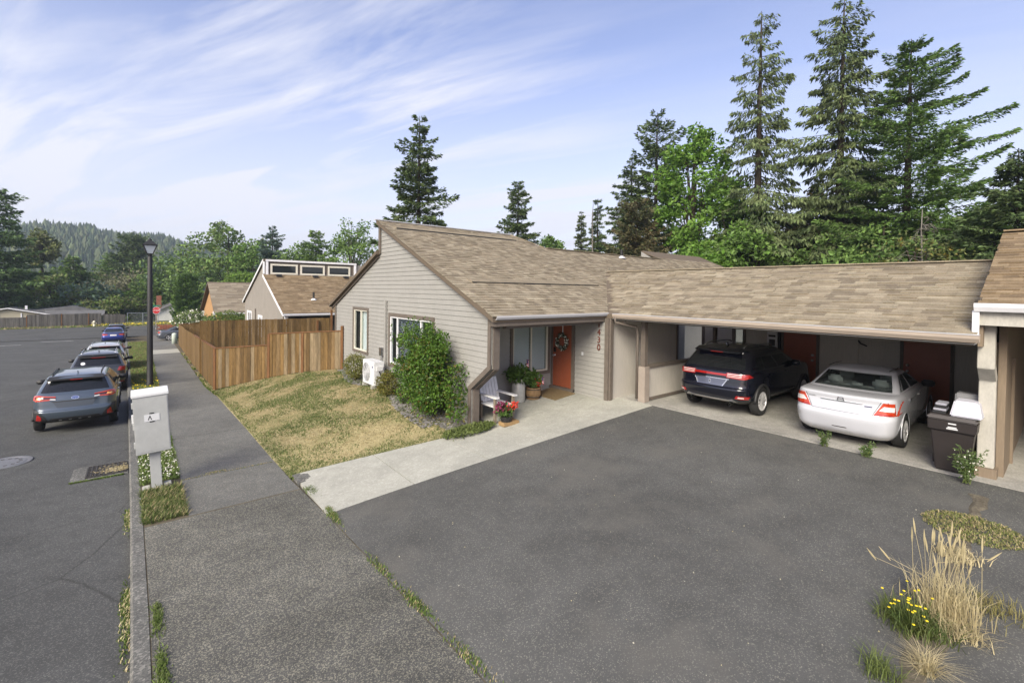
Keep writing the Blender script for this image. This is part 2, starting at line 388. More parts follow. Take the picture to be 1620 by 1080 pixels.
gx = [-2500, -1200, -600, -300, -150, -80, -50, -30, -20, -16] + fr(-14, 12, 1) + [14, 18, 24, 30, 40, 60, 100, 200, 500, 1200, 2500]
gy = [-400, -150, -60, -30, -20, -12] + fr(-8, 40, 2) + fr(44, 72, 4) + [88, 110, 150, 220, 350, 600, 1000, 1800, 3000]
grid('ground', gx, gy, gz, GROUNDM)
YS = fr(-30, 14, 1)+fr(16, 70, 2)
ribbon('road', YS, lambda y: -16.0, lambda y: kerbx(y)+.01, lambda x, y: zs(y)-.13+.012*min(6, max(0, -1-x))**.9, 10, ASPH)
grid('cross_street', [-90, -60, -40, -30, -20, -16, -10, -4, 0, 4, 10, 30, 60], [70, 76, 82, 88], lambda x, y: zs(70)-.13+(.10 if x < -8 else .08 if x < -3 else 0), ASPH)
# faded lane dashes at the junction
for k, (x, y) in enumerate(((-6.5, 66), (-9.8, 62.5))):
    mk = MB(); mk.face([(x-1.2, y-.1, zs(y)-.045), (x+1.2, y-.1, zs(y)-.045), (x+1.2, y+.1, zs(y)-.045), (x-1.2, y+.1, zs(y)-.045)])
    o = mk.build('road_marking', mat('worn white road paint %d' % k, (.5, .5, .48), .8, nscale=8, namt=.5)); o['kind'] = 'structure'
# kerb: swept section with a rounded nose
kb = MB(); prof = ((0, -.25), (0, -.03), (.025, 0), (.16, .004), (.16, -.25))
prev = None
for y in fr(-30, 14, .5)+fr(15, 70, 1):
    x = kerbx(y); z = zs(y); cur = [(x+a, y, z+b) for a, b in prof]
    if prev:
        for i in range(len(prof)-1): kb.face([prev[i], prev[i+1], cur[i+1], cur[i]])
    prev = cur
o = kb.build('kerb', KERB); o['kind'] = 'structure'
# pavement in slabs; the wide apron of the driveway first
pav = bpy.data.objects.new('pavement', None); COL.objects.link(pav); pav['kind'] = 'structure'
def slab(name, ys, xl, xr, zf, nx, m, parent, th=.09):
    V = []; n = nx+1
    for y in ys:
        for i in range(n):
            x = lerp(xl(y), xr(y), i/nx); V.append((x, y, zf(x, y)))
    F = [[j*n+i, j*n+i+1, (j+1)*n+i+1, (j+1)*n+i] for j in range(len(ys)-1) for i in range(nx)]
    per = [i for i in range(n)]+[j*n+nx for j in range(1, len(ys))]+[(len(ys)-1)*n+i for i in range(nx-1, -1, -1)]+[j*n for j in range(len(ys)-2, 0, -1)]
    b0 = len(V); V += [(V[i][0], V[i][1], V[i][2]-th) for i in per]; k = len(per)
    F += [[per[(q+1) % k], per[q], b0+q, b0+(q+1) % k] for q in range(k)]
    me = raw_mesh(name, V, F); return link(name, me, m, parent)
ap = [-30, -24, -18, -12.5, -7.5, -2.2, 3.4, 9.26]
for a, b in zip(ap[:-1], ap[1:]):
    slab('paving_slab', list(np.linspace(a+.006, b-.006, 8)), lambda y: kerbx(y)+.175, pavr, lambda x, y: zs(y), 6, AGG, pav)
js = [9.29, 11.2, 14.6, 18.0, 21.4, 24.8, 28.2, 31.6, 35.0, 38.4, 42, 46, 50, 54, 58, 62, 66, 70]
for i, (a, b) in enumerate(zip(js[:-1], js[1:])):
    slab('paving_slab', list(np.linspace(a+.009, b-.009, 4)), pavl, pavr, lambda x, y: zs(y)+(rng.random()-.5)*.002, 4, CONC if i == 10 else AGGD, pav)
ribbon('verge_soil', fr(9.3, 70, 1), lambda y: kerbx(y)+.15, lambda y: pavl(y)+.01, lambda x, y: zs(y)-.03, 2, SOIL)
ribbon('joint_soil', fr(-30, 69, 1), lambda y: kerbx(y)+.15, lambda y: pavr(y)+(.02 if y < 20 else .45), lambda x, y: zs(y)-.004, 2, SOIL)
# driveway
V = []; xs = list(np.linspace(2.4, 10.62, 22)); nrow = 22
for i, x in enumerate(xs):
    for j in range(nrow+1):
        y = lerp(-14, walk_drive(x)+.03, j/nrow); V.append((x if i else pavr(y)+.02, y, zd(x, y)-.006))
n = nrow+1
F = [(i*n+j, (i+1)*n+j, (i+1)*n+j+1, i*n+j+1) for i in range(len(xs)-1) for j in range(nrow)]
o = link('driveway', raw_mesh('driveway', V, F), DRIVE, smooth=True); o['kind'] = 'structure'
# dirt strip between the two driveways
st = MB(); pr_ = None; rg = random.Random(3)
for x in fr(4.4, 10.0, .14):
    hw = .04+.06*rg.random()+(.03 if 9.9 < x else 0)+(.10*math.exp(-((x-6.3)/.6)**2)); yc = .86+.05*(rg.random()-.5); z = zd(x, yc)+.004
    cur = [(x, yc-hw, z-.008), (x, yc-hw*.5, z+.004), (x, yc+hw*.5, z+.006), (x, yc+hw, z-.008)]
    if pr_:
        for i in range(3): st.face([pr_[i], cur[i], cur[i+1], pr_[i+1]])
    pr_ = cur
o = st.build('dirt_strip', mat('dry dirt', (.165, .145, .11), .95, nscale=[5, 40], namt=.4, spec=.1), smooth=True); o['kind'] = 'structure'
# concrete walk to the porch, slab by slab
wk = bpy.data.objects.new('concrete_walk', None); COL.objects.link(wk); wk['kind'] = 'structure'
wx = [2.45, 4.0, 5.6, 7.15, 8.75, 10.61]
def wslab(x0, x1, yl, yh, zo=0.0, m=CONC):
    V = []; nx, ny = 6, 5
    for i in range(nx+1):
        x = lerp(x0+.008, x1-.008, i/nx)
        for j in range(ny+1):
            y = lerp(yl(x), yh(x), j/ny); V.append((x, y, zd(x, 8)+zo))
    n = ny+1
    F = [[i*n+j, (i+1)*n+j, (i+1)*n+j+1, i*n+j+1] for i in range(nx) for j in range(ny)]
    per = [i*n for i in range(nx+1)]+[nx*n+j for j in range(1, n)]+[i*n+ny for i in range(nx-1, -1, -1)]+[j for j in range(ny-1, 0, -1)]
    b0 = len(V); V += [(V[i][0], V[i][1], V[i][2]-.1) for i in per]; k = len(per)
    F += [[per[(q+1) % k], per[q], b0+q, b0+(q+1) % k] for q in range(k)]
    link('concrete_slab', raw_mesh('concrete_slab', V, F), m, wk)
for a, b in zip(wx[:-1], wx[1:]):
    wslab(a, b, walk_drive, walk_lawn if a < 8 else (lambda x: 8.9))
wslab(6.9, 8.75, lambda x: walk_lawn(x)+.012, lambda x: 10.55, .003); wslab(8.75, 10.3, lambda x: 8.912, lambda x: 10.55, .003)
mh = MB().box(2.42, 3.0, 9.5, 9.98, -.9, zd(2.7, 9.7)+.012).build('concrete_slab', KERB, wk)
# carport slab
box('carport_slab', SLAB, None, 10.63, 17.5, -6, 8.25, -.3, 0.004)['kind'] = 'structure'
# lawn and gravel bed
V = []; ys = fr(0, 1, .04); xs = fr(0, 1, .05)
def lawn_y(x, t): 
    far = float(np.interp(x, (2.35, 6.4), (21.7, 18.6))); return lerp(walk_lawn(x)-.02, far, t)
for t in ys:
    for s in xs:
        x = lerp(2.30, 6.45, s); y = lawn_y(x, t); x = max(x, pavr(y)-.01) if s == 0 else x; V.append((x, y, zlawn(x, y)))
n = len(xs); F = [(j*n+i, j*n+i+1, (j+1)*n+i+1, (j+1)*n+i) for j in range(len(ys)-1) for i in range(n-1)]
o = link('lawn', raw_mesh('lawn', V, F), LAWNM, smooth=True); o['kind'] = 'structure'
# yard behind the fence
grid('yard', fr(2.45, 10.5, .8), fr(18.6, 27.6, 1), lambda x, y: zlawn(min(x, 6.4), max(y, 22))-.12, GROUNDM)

# ------------------------------------------------------------------ blade makers
nr = np.random.default_rng(5)
def blades(P, h, w_, lean=.5, bend=0.0, seed=1):
    """P (n,3) base points -> tapered blades of two triangles each; returns V,F"""
    g = np.random.default_rng(seed); n = len(P)
    h = h*np.ones(n) if np.isscalar(h) else h
    a = g.uniform(0, 2*np.pi, n); l = g.uniform(0, lean, n); hh = h*g.uniform(.55, 1.2, n)
    d = np.stack([np.cos(a)*l, np.sin(a)*l, np.ones(n)], 1); d /= np.linalg.norm(d, axis=1)[:, None]
    b = a+np.pi/2+g.uniform(-.8, .8, n); s = np.stack([np.cos(b), np.sin(b), np.zeros(n)], 1)*w_*.5
    mid = P+d*(hh*.55)[:, None]; tip = P+d*hh[:, None]; tip[:, 0] += np.cos(a)*hh*bend; tip[:, 1] += np.sin(a)*hh*bend; tip[:, 2] -= hh*bend*.5
    V = np.stack([P-s, P+s, mid+s*.8, mid-s*.8, tip], 1).reshape(-1, 3)
    i = np.arange(n)*5
    F = np.concatenate([np.stack([i, i+1, i+2], 1), np.stack([i, i+2, i+3], 1), np.stack([i+3, i+2, i+4], 1)])
    return V, F
def leaves(P, size, seed=1, flat=0.0, aspect=.6, up=0.3):
    """diamond leaves at points P with random directions"""
    g = np.random.default_rng(seed); n = len(P)
    d = g.normal(size=(n, 3)); d[:, 2] = d[:, 2]*(1-flat)+up; d /= np.linalg.norm(d, axis=1)[:, None]
    q = g.normal(size=(n, 3)); s = np.cross(d, q); s /= np.linalg.norm(s, axis=1)[:, None]
    L = (size*g.uniform(.6, 1.3, n))[:, None]
    nn_ = np.cross(s, d)*L*.12
    V = np.stack([P, P+d*L*.5+s*L*aspect*.5+nn_, P+d*L, P+d*L*.5-s*L*aspect*.5+nn_], 1).reshape(-1, 3)
    i = np.arange(n)*4
    F = np.concatenate([np.stack([i, i+1, i+2], 1), np.stack([i, i+2, i+3], 1)])
    return V, F
def stuff(name, V, F, m, label=None, cat=None, mi=None, parent=None, off=None):
    if off is not None: V = V-np.asarray(off)
    o = link(name, raw_mesh(name, V, F, mi), m, parent)
    return o
G_GREEN = foliage('grass green', (.100, .135, .036), (.145, .18, .055), 1.5, .3)
G_BRIGHT = foliage('weed green', (.10, .16, .030), (.16, .22, .055), 2.5, .3)
G_DRY = foliage('dry grass', (.38, .32, .175), (.28, .23, .115), 1.2, .25)
G_STRAW = foliage('straw', (.52, .45, .27), (.42, .355, .20), 3, .25)
YEL = mat('yellow petal', (.75, .58, .02), .6)
WHF = mat('white clover petal', (.72, .70, .62), .7)
RED = mat('red petal', (.55, .03, .015), .6)
PINK = mat('magenta leaf', (.16, .02, .06), .6)
# lawn blades: dry straw with green patches
g = np.random.default_rng(11); n = 70000
X = g.uniform(2.32, 6.38, n*2); T = g.uniform(0, 1, n*2); P = []
from mathutils import noise as mnoise
gi = []; 
for x, t in zip(X, T):
    y = lawn_y(x, t)
    if x < pavr(y) or len(P) >= n: continue
    v = mnoise.noise((x*.9, y*.9, 0))+.6*mnoise.noise((x*3, y*3, 5)); e = max(0, .5-(y-walk_lawn(x)))*1.3+max(0, .35-(x-pavr(y)))*1.6+.5*mnoise.noise((x*.35+3, y*.35, 9))
    P.append((x, y, zlawn(x, y)-.005)); gi.append(v+e+.95*(rng.random()-.5) > .06)
P = np.array(P); gi = np.array(gi)
V1, F1 = blades(P, np.where(gi, .06, .034), .015, 1.2, .25, 2)
mi = np.tile(gi.astype(int), 3)
o = stuff('lawn_grass', V1, F1, [G_DRY, G_GREEN], mi=mi); tag(o, 'dry tan lawn grass with green patches before the gable wall', 'grass', kind='stuff')
# verge between kerb and pavement
def patch(name, label, cat, pts, h, w_, mats, frac, seed, flowers=None, lean=.9, bend=.2):
    pts = np.asarray(pts); g = np.random.default_rng(seed)
    V1, F1 = blades(pts, h, w_, lean, bend, seed); mi = np.tile((g.uniform(0, 1, len(pts)) < frac).astype(int), 3)
    ms = list(mats)
    if flowers:
        fp, fm, fs = flowers; V2, F2 = leaves(np.asarray(fp), fs, seed+1, .5, 1.0, .2)
        V1 = np.concatenate([V1, V2]); F1 = np.concatenate([F1, F2+len(V1)-len(V2)]); mi = np.concatenate([mi, np.full(len(F2), len(ms))]); ms.append(fm)
    o = stuff(name, V1, F1, ms, mi=mi); return tag(o, label, cat, kind='stuff')
def verge_pts(y0, y1, n, seed, edge=.03):
    g = np.random.default_rng(seed); y = g.uniform(y0, y1, n); u = g.uniform(0, 1, n)
    return np.array([(lerp(kerbx(a)+.15+edge*0, pavl(a)-.0, b), a, zs(a)-.03) for a, b in zip(y, u)])
p = verge_pts(11.35, 17.5, 9000, 21); fl = verge_pts(11.5, 14.5, 420, 22)+np.array([0, 0, .06])
patch('clover_verge', 'white clover and grass around the grey utility cabinet', 'clover', p, .085, .026, [G_GREEN, G_BRIGHT], .5, 23, (fl, WHF, .028))
p = verge_pts(9.35, 11.0, 3600, 24); patch('tufted_verge', 'ragged green grass in front of the utility cabinet', 'grass', p, .13, .014, [G_GREEN, G_DRY], .14, 25)
p = verge_pts(17.5, 30, 15000, 26); fl = verge_pts(18.5, 27, 140, 27)+np.array([0, 0, .12])
patch('flowering_verge', 'dry verge with yellow flowers beside the lamp post', 'verge', p, .11, .03, [G_DRY, G_BRIGHT], .55, 28, (fl, YEL, .065))
p = verge_pts(30, 58, 12000, 29); patch('far_verge', 'patchy verge strip beside the farther parked cars', 'verge', p, .12, .045, [G_DRY, G_BRIGHT], .55, 30)
def crack_pts(path, n, wd, seed, clump=1):
    g = np.random.default_rng(seed); out_ = []
    path = np.array(path); seg = np.linalg.norm(np.diff(path, axis=0), axis=1); cs = np.r_[0, np.cumsum(seg)]
    cen = g.uniform(0, cs[-1], max(1, clump))
    for k in range(n):
        s = clamp(g.choice(cen)+g.normal(0, .12*cs[-1]/max(2, clump)**.5), 0, cs[-1])
        i = min(len(seg)-1, np.searchsorted(cs, s)-1 if s > 0 else 0); t = (s-cs[i])/seg[i]
        q = lerp(path[i], path[i+1], t); out_.append((q[0]+g.normal(0, wd), q[1]+g.normal(0, wd)))
    return out_
def at_z(pts, zf): return np.array([(x, y, zf(x, y)) for x, y in pts])
p = crack_pts([(2.55, 8.1), (2.5, 7.0), (2.55, 5.6), (2.6, 4.6), (2.62, 3.4)], 1700, .035, 31, 7)
patch('edge_weeds', 'green weeds in the seam between aggregate apron and dark driveway', 'weeds', at_z(p, lambda x, y: zs(y)), .04, .011, [G_BRIGHT, G_DRY], .10, 32)
p = crack_pts([(.20, 4.0), (.18, 5.4), (.16, 6.8)], 1500, .028, 33, 4)
patch('kerb_seam_weeds', 'bright green weeds growing in the seam behind the kerb', 'weeds', at_z(p, lambda x, y: zs(y)), .045, .011, [G_BRIGHT, G_GREEN], .3, 34)
p = crack_pts([(-.10, 4.6), (-.11, 6.0), (-.13, 8.0), (-.15, 10.5)], 1800, .028, 35, 7)
patch('gutter_weeds', 'low weeds and dry debris along the gutter below the kerb', 'weeds', at_z([(min(x, kerbx(y)-.012), y) for x, y in p], lambda x, y: zs(y)-.128), .04, .012, [G_BRIGHT, G_STRAW], .22, 36)
p = crack_pts([(2.48, 9.98), (2.6, 8.6)], 600, .05, 37, 3)
patch('walk_corner_weeds', 'small green weeds at the street end of the concrete walk', 'weeds', at_z(p, lambda x, y: zs(y)), .06, .014, [G_BRIGHT, G_GREEN], .3, 38)
p = [(pavr(y)+abs(g.normal(0, .09)), y) for y in np.concatenate([g.normal(c, .28, 300) for c in (21.2, 22.4, 23.6, 25.2, 27.5, 30.5, 34, 37, 40)])]
patch('fence_foot_weeds', 'tufts of weeds along the foot of the street side fence', 'weeds', at_z(p, lambda x, y: zs(y)), .14, .03, [G_BRIGHT, G_DRY], .3, 40)
p = [(g.uniform(.65, 2.3), 11.2+g.normal(0, .012)) for k in range(160)]+[(1.25+g.normal(0, .1), 11.3+g.normal(0, .02)) for k in range(120)]
patch('slab_joint_weeds', 'thin weeds in the pavement joint beside the utility cabinet', 'weeds', at_z(p, lambda x, y: zs(y)), .025, .012, [G_BRIGHT, G_DRY], .5, 42)
# gravel bed along the gable wall
gp = []; g = np.random.default_rng(44)
for k in range(5200):
    y = g.uniform(9.3, 18.4); wd = .55+.25*math.sin(y*1.3)+(.35 if 10 < y < 13 else 0); x = 6.4-abs(g.uniform(0, wd)); gp.append((x, y, zlawn(x, y)+.01))
gp = np.array(gp); r_ = g.uniform(.012, .035, len(gp)); tet = np.array([(1, 1, .6), (-1, -1, .6), (-1, 1, -.6), (1, -1, -.6)])
ang = g.uniform(0, 6.28, len(gp)); ca, sa = np.cos(ang), np.sin(ang)
R_ = np.stack([np.stack([ca, -sa, 0*ca], 1), np.stack([sa, ca, 0*ca], 1), np.stack([0*ca, 0*ca, 1+0*ca], 1)], 1)
V1 = (np.einsum('nij,kj->nki', R_, tet)*r_[:, None, None]+gp[:, None, :]).reshape(-1, 3); i = np.arange(len(gp))*4
F1 = np.concatenate([np.stack([i+a, i+b, i+c], 1) for a, b, c in ((0, 1, 2), (0, 3, 1), (0, 2, 3), (1, 3, 2))])
o = stuff('gravel', V1, F1, [mat('gravel grey', (.22, .21, .20), .9, nscale=25, namt=.6, spec=.2)]); tag(o, 'grey gravel strip along the gable wall', 'gravel', kind='stuff')

# ------------------------------------------------------------------ building pieces
TABM = {}
def tab_mesh(w_, th, ci, mats, e):
    k = (round(w_, 3), th, ci, id(mats))
    if k not in TABM:
        V = [(0, 0, 0), (w_, 0, 0), (w_, 0, th), (0, 0, th), (w_, e, .001), (0, e, .001)]
        me = bpy.data.meshes.new('shingle'); me.from_pydata(V, [], [(0, 1, 2, 3), (3, 2, 4, 5), (0, 3, 5), (1, 4, 2)]); me.materials.append(mats[ci]); TABM[k] = me
    return TABM[k]
def shingle_roof(part, o, u, v, vlen, urange, mats, seed, nobj=300, e=.145, keep=None, wset=(.14, .18, .23, .30), ths=(.010, .014, .022)):
    """lays staggered tabs on the plane through o spanned by u (along the eave) and v (up the slope)"""
    rg = random.Random(seed); o, u, v = Vector(o), Vector(u).normalized(), Vector(v).normalized(); n = u.cross(v)
    if n.z < 0: n = -n
    off = root_origin(part) or Vector()
    tabs = []
    for r in range(int(vlen/e)):
        v0 = r*e; a, b = urange(v0); x = a-rg.random()*.3; lastc = -1
        while x < b:
            w_ = rg.choice(wset); ci = rg.choice((0, 0, 1, 1, 2, 3, 4, 4, 5)); th = rg.choice(ths)
            if ci == 3: th = .010
            x0, x1 = x, x+w_; x = x1
            if x0 < a or x1 > b: 
                if x1-x0 < .1 or x1 <= a+.05 or x0 >= b-.05: continue
                x0 = max(x0, a); x1 = min(x1, b)
            p = o+u*x0+v*v0
            if keep and not keep(p): continue
            tabs.append((p, x1-x0, th, ci))
    tabs.sort(key=lambda t: (t[0]-Vector(CAM)).length)
    flip = u.cross(v).z < 0
    R3 = Matrix((u, v, n)).transposed().to_4x4()
    V = []; F = []; MI = []
    for i, (p, w_, th, ci) in enumerate(tabs):
        if i < nobj:
            ob = bpy.data.objects.new('shingle', tab_mesh(w_, th, ci, mats, e+.012)); COL.objects.link(ob); ob.parent = part
            ob.matrix_local = Matrix.Translation(p-off) @ R3
        else:
            k = len(V); q = p-off; e2 = e+.012
            V += [q, q+u*w_, q+u*w_+n*th, q+n*th, q+u*w_+v*e2+n*.001, q+v*e2+n*.001]
            F += [(k, k+1, k+2, k+3), (k+3, k+2, k+4, k+5)]; MI += [ci, ci]
    if F:
        ob = link('shingles', raw_mesh('shingles', [tuple(x) for x in V], F, MI), mats, part); ob['kind'] = 'stuff'
class Wall:
    """axis-aligned wall frame: s runs along the wall, n points out of it"""
    def __init__(s, face, c): s.face, s.c = face, c
    def p(s, a, z, n):
        f = s.face
        return (s.c-n, a, z) if f == '-x' else (a, s.c-n, z) if f == '-y' else (s.c+n, a, z) if f == '+x' else (a, s.c+n, z)
    def box(s, mb, a0, a1, z0, z1, n0, n1, m=0):
        p, q = s.p(a0, z0, n0), s.p(a1, z1, n1)
        return mb.box(min(p[0], q[0]), max(p[0], q[0]), min(p[1], q[1]), max(p[1], q[1]), z0, z1, m)
    def axes(s):   # x axis (to the right seen from outside), y axis up
        return {'-x': (0, -1, 0), '-y': (1, 0, 0), '+x': (0, 1, 0), '+y': (-1, 0, 0)}[s.face]
def siding(part, W, z0, z1, span, holes, m, e=.135, name='siding_board'):
    z = z0
    while z < z1-.02:
        zt = min(z+e, z1); a0, b0 = span(z+.001); a1, b1 = span(zt-.001)
        cuts = sorted([(h[0], h[1]) for h in holes if h[2] < zt-.02 and h[3] > z+.02])
        segs = []; cur0, cur1 = a0, a1
        for h0, h1 in cuts:
            segs.append((cur0, h0, cur1, h0)); cur0 = cur1 = h1
        segs.append((cur0, b0, cur1, b1))
        for p0, q0, p1, q1 in segs:
            if q0-p0 < .03: continue
            if q1 < p1: p1 = q1 = (p1+q1)/2
            mb = MB(); P = W.p
            lo, hi = .022, .006
            v = [P(p0, z, 0), P(q0, z, 0), P(q0, z, lo), P(p0, z, lo), P(p1, zt, 0), P(q1, zt, 0), P(q1, zt, hi), P(p1, zt, hi)]
            mb.v = v; mb.f = [(3, 2, 6, 7), (0, 3, 7, 4), (1, 5, 6, 2), (0, 1, 2, 3), (4, 7, 6, 5)]; mb.m = [0]*5
            mb.build(name, m, part)
        z = zt
def window(part, W, a0, a1, z0, z1, trim, frame, mull=(), tw=.10, fw=.045, blind=None, g=None, deep=.16, tn=.05):
    """trim boards, frame with mullions, glass and what hangs behind it; the recess is real"""
    wn = MB(); W.box(wn, a0, a0+fw, z0, z1, -.05, .028); W.box(wn, a1-fw, a1, z0, z1, -.05, .028); W.box(wn, a0+fw, a1-fw, z0, z0+fw, -.05, .03); W.box(wn, a0+fw, a1-fw, z1-fw, z1, -.05, .026)
    for mm in mull: W.box(wn, mm-fw/2, mm+fw/2, z0+fw, z1-fw, -.05, .024)
    wo = wn.build('window', frame, part)
    edges = [a0+fw]+[x for mm in mull for x in (mm-fw/2, mm+fw/2)]+[a1-fw]
    for i in range(0, len(edges), 2):
        pm = MB(); W.box(pm, edges[i], edges[i+1], z0+fw, z1-fw, -.022, -.014); pm.build('pane', g or WGLASS, wo)
    if trim:
        for q in ((a0-tw, a0, z0-tw, z1+tw), (a1, a1+tw, z0-tw, z1+tw), (a0, a1, z1, z1+tw), (a0, a1, z0-tw, z0)):
            t = MB(); W.box(t, *q, 0, tn); t.build('window_trim', trim, wo)
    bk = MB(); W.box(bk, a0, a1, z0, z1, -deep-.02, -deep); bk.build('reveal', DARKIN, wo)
    if blind:
        for b0, b1 in blind:
            bl = MB(); z = z0+fw
            while z < z1-fw:
                P = W.p; bl.face([P(b0, z, -.06), P(b1, z, -.06), P(b1, z+.05, -.085), P(b0, z+.05, -.085)]); z += .047
            bl.build('blind', BLIND, wo)
    return wo
def gutter(part, p0, p1, outv, m, size=.11, name='gutter', lip=None):
    """K-style gutter between two points; outv points away from the building"""
    p0, p1, o = Vector(p0), Vector(p1), Vector(outv); z = Vector((0, 0, 1)); pr = [(0, 0), (0, -size), (size*.7, -size), (size, -size*.45), (size, 0), (size*.85, 0), (size*.85, -size*.4), (size*.6, -size*.85), (.01, -size*.85), (.01, 0)]
    mb = MB(); mb.prism([p0+o*a+z*b for a, b in pr], p1-p0); return mb.build(name, m, part)

# ------------------------------------------------------------------ the house with the tall gable
H = thing('house', 'taupe clapboard house with tall step gable and rust red front door', 'house', (6.4, 14, 0))
SL = .44
def rz_front(Y): return 2.45+SL*(Y-8.44)
core = MB()
core.prism([(6.62, 10.75, -.6), (6.62, 19.5, -.6), (6.62, 19.5, 2.30), (6.62, 14.9, 4.10), (6.62, 14.9, rz_front(14.9)-.16), (6.62, 10.75, rz_front(10.75)-.16)], (5.7, 0, 0))
core.build('wall_core', SIDING, H)
core = MB(); core.prism([(12.32, 10.75, -.6), (12.32, 19.5, -.6), (12.32, 19.5, 2.3), (12.32, 13.6, 4.55), (12.32, 10.75, rz_front(10.75)-.16)], (14, 0, 0)); core.build('wall_core', SIDING, H)
MB().box(10.24, 13.6, 8.24, 10.49, -.4, 2.4).box(13.6, 15.9, 9.32, 10.49, -.4, 2.4).build('wall_core', PANEL, H)
# wing wall with its stepped opening
wing = [(9.38, -.5), (9.38, .57), (8.58, 1.17), (8.58, 2.38), (10.6, rz_front(10.6)-.16), (10.6, -.5)]
MB().prism([(6.42, y, z) for y, z in wing], (.17, 0, 0)).build('wing_wall', SIDING, H)
WG = Wall('-x', 6.4)
def gable_span(z):
    lo = 9.38 if z < .57 else lerp(9.38, 8.58, (z-.57)/.6) if z < 1.17 else 8.58
    if z > rz_front(8.58): lo = 8.44+(z-2.45)/SL
    hi = 19.5 if z < 2.42 else 19.66-(z-2.37)/.395 if z < 4.25 else 14.93
    return lo, max(lo, hi)
WIN1, WIN2 = (16.05, 17.38, .72, 2.22), (11.35, 14.12, .60, 2.12)
siding(H, WG, -.50, 5.26, gable_span, [WIN1, WIN2], SIDING)
MB().box(6.39, 6.415, 9.4, 19.5, -.6, -.02).build('foundation', KERB, H)
window(H, WG, *WIN1, TRIM, BEIGE, mull=(16.70,), tw=.09, blind=[(16.1, 16.68)])
window(H, WG, *WIN2, TRIM, WTRIM, mull=(13.62, 12.05), tw=.11, blind=[(12.08, 13.58)])
def board(poly, n0, n1, m=TRIM, name='trim_board', part=H, W=WG):
    p = [Vector(W.p(a, z, n0)) for a, z in poly]; q = Vector(W.p(0, 0, n1))-Vector(W.p(0, 0, n0)); return MB().prism(p, q).build(name, m, part)
tw = .17
board([(8.36, 2.41), (14.99, rz_front(14.99)-.015), (14.99, rz_front(14.99)-.22), (8.36, 2.41-.20)], .025, .075, name='rake_board')
board([(14.90, 4.20), (15.04, 4.14), (15.04, 5.30), (14.90, 5.10)], .026, .07, name='corner_board')
board([(15.045, 4.26), (19.85, 2.33), (19.85, 2.14), (15.045, 4.07)], .025, .075, name='rake_board')
board([(8.58, 1.15), (8.685, 1.217), (8.685, 2.40), (8.58, 2.34)], .024, .06, name='corner_board')
board([(8.58, 1.15), (8.685, 1.215), (9.485, .615), (9.485, .60), (9.38, .55)], .0245, .058, name='brace_board')
board([(9.38, -.4), (9.38, .55), (9.485, .598), (9.485, -.4)], .024, .06, name='corner_board')
for q in (((8.58, 8.5599), 1.15, 2.36), ((9.38, 9.36), -.35, .57)):     # return boards on the thickness of the wing wall
    box('return_board', TRIM, H, 6.42, 6.60, q[0][1]-.012, q[0][0]-.001, q[1], q[2])
MB().prism([(6.45, 9.372, .545), (6.45, 8.57, 1.145), (6.45, 8.55, 1.13), (6.45, 9.352, .53)], (.15, 0, 0)).build('return_board', TRIM, H)
board([(19.40, -.5), (19.52, -.5), (19.52, 2.3), (19.40, 2.3)], .024, .05, name='corner_board')
dsp = MB().box(6.31, 6.37, 14.37, 14.47, .35, 2.62); dsp.build('line_cover', SIDING, H)
# roof
rf = MB()
rf.prism([(6.22, 8.33, rz_front(8.33)), (6.22, 14.98, rz_front(14.98)), (6.22, 14.98, rz_front(14.98)-.13), (6.22, 8.33, rz_front(8.33)-.13)], (5.85, 0, 0))
ROOF = rf.build('roof', SHDECK, H)
rf = MB()
rf.prism([(12.07, 8.33, rz_front(8.33)-.001), (12.07, 13.62, rz_front(13.62)-.001), (12.07, 13.62, rz_front(13.62)-.13), (12.07, 8.33, rz_front(8.33)-.13)], (1.6, 0, 0))
rf.prism([(13.67, 9.6, rz_front(9.6)-.001), (13.67, 13.62, rz_front(13.62)-.001), (13.67, 13.62, rz_front(13.62)-.13), (13.67, 9.6, rz_front(9.6)-.13)], (13.4, 0, 0))
rf.prism([(12.07, 13.62, rz_front(13.62)-.002), (12.07, 20, 2.2), (12.07, 20, 2.08), (12.07, 13.62, rz_front(13.62)-.13)], (15, 0, 0))
rf.prism([(6.22, 14.95, 4.30), (6.22, 19.9, 2.34), (6.22, 19.9, 2.22), (6.22, 14.95, 4.18)], (5.85, 0, 0))
rf.face([(12.07, 13.6, rz_front(13.6)), (12.75, 13.6, rz_front(13.6)), (12.07, 14.98, rz_front(14.98))])
rf.prism([(21, 13.62, rz_front(13.62)), (21, 14.8, rz_front(14.8)), (21, 14.8, rz_front(14.8)-.12)], (6, 0, 0))
rf.build('roof_deck', SHDECK, ROOF)
MB().prism([(20.98, 13.7, rz_front(13.6)-.15), (20.98, 14.8, rz_front(14.8)-.06), (20.98, 14.8, rz_front(13.6)-.2)], (-.02, 0, 0)).build('dormer_cheek', SIDING, H)
vdir = Vector((0, 1, SL)).normalized()
def main_keep(p):
    ymax = 14.86 if p.x < 12.05 else max(13.5, 14.86-(p.x-12.05)*1.7) if p.x < 20.95 else 14.7
    if p.y > ymax: return False
    if p.x > 13.6 and p.y < 9.6: return False
    vz = 2.42+.372*(p.x-10.3)
    return not (10.4 < p.x < 13.9 and vz > p.z+.10)
shingle_roof(ROOF, (6.2, 8.31, rz_front(8.31)+.002), (1, 0, 0), vdir, 7.25, lambda v: (0, 6.1 if v > 5.9 else 20.5), SH, 2, keep=main_keep, e=.15)
cap = MB(); cap.beam((6.18, 14.97, rz_front(14.97)+.012), (12.1, 14.97, rz_front(14.97)+.012), .16, .03); cap.build('ridge_flashing', GUT, ROOF)
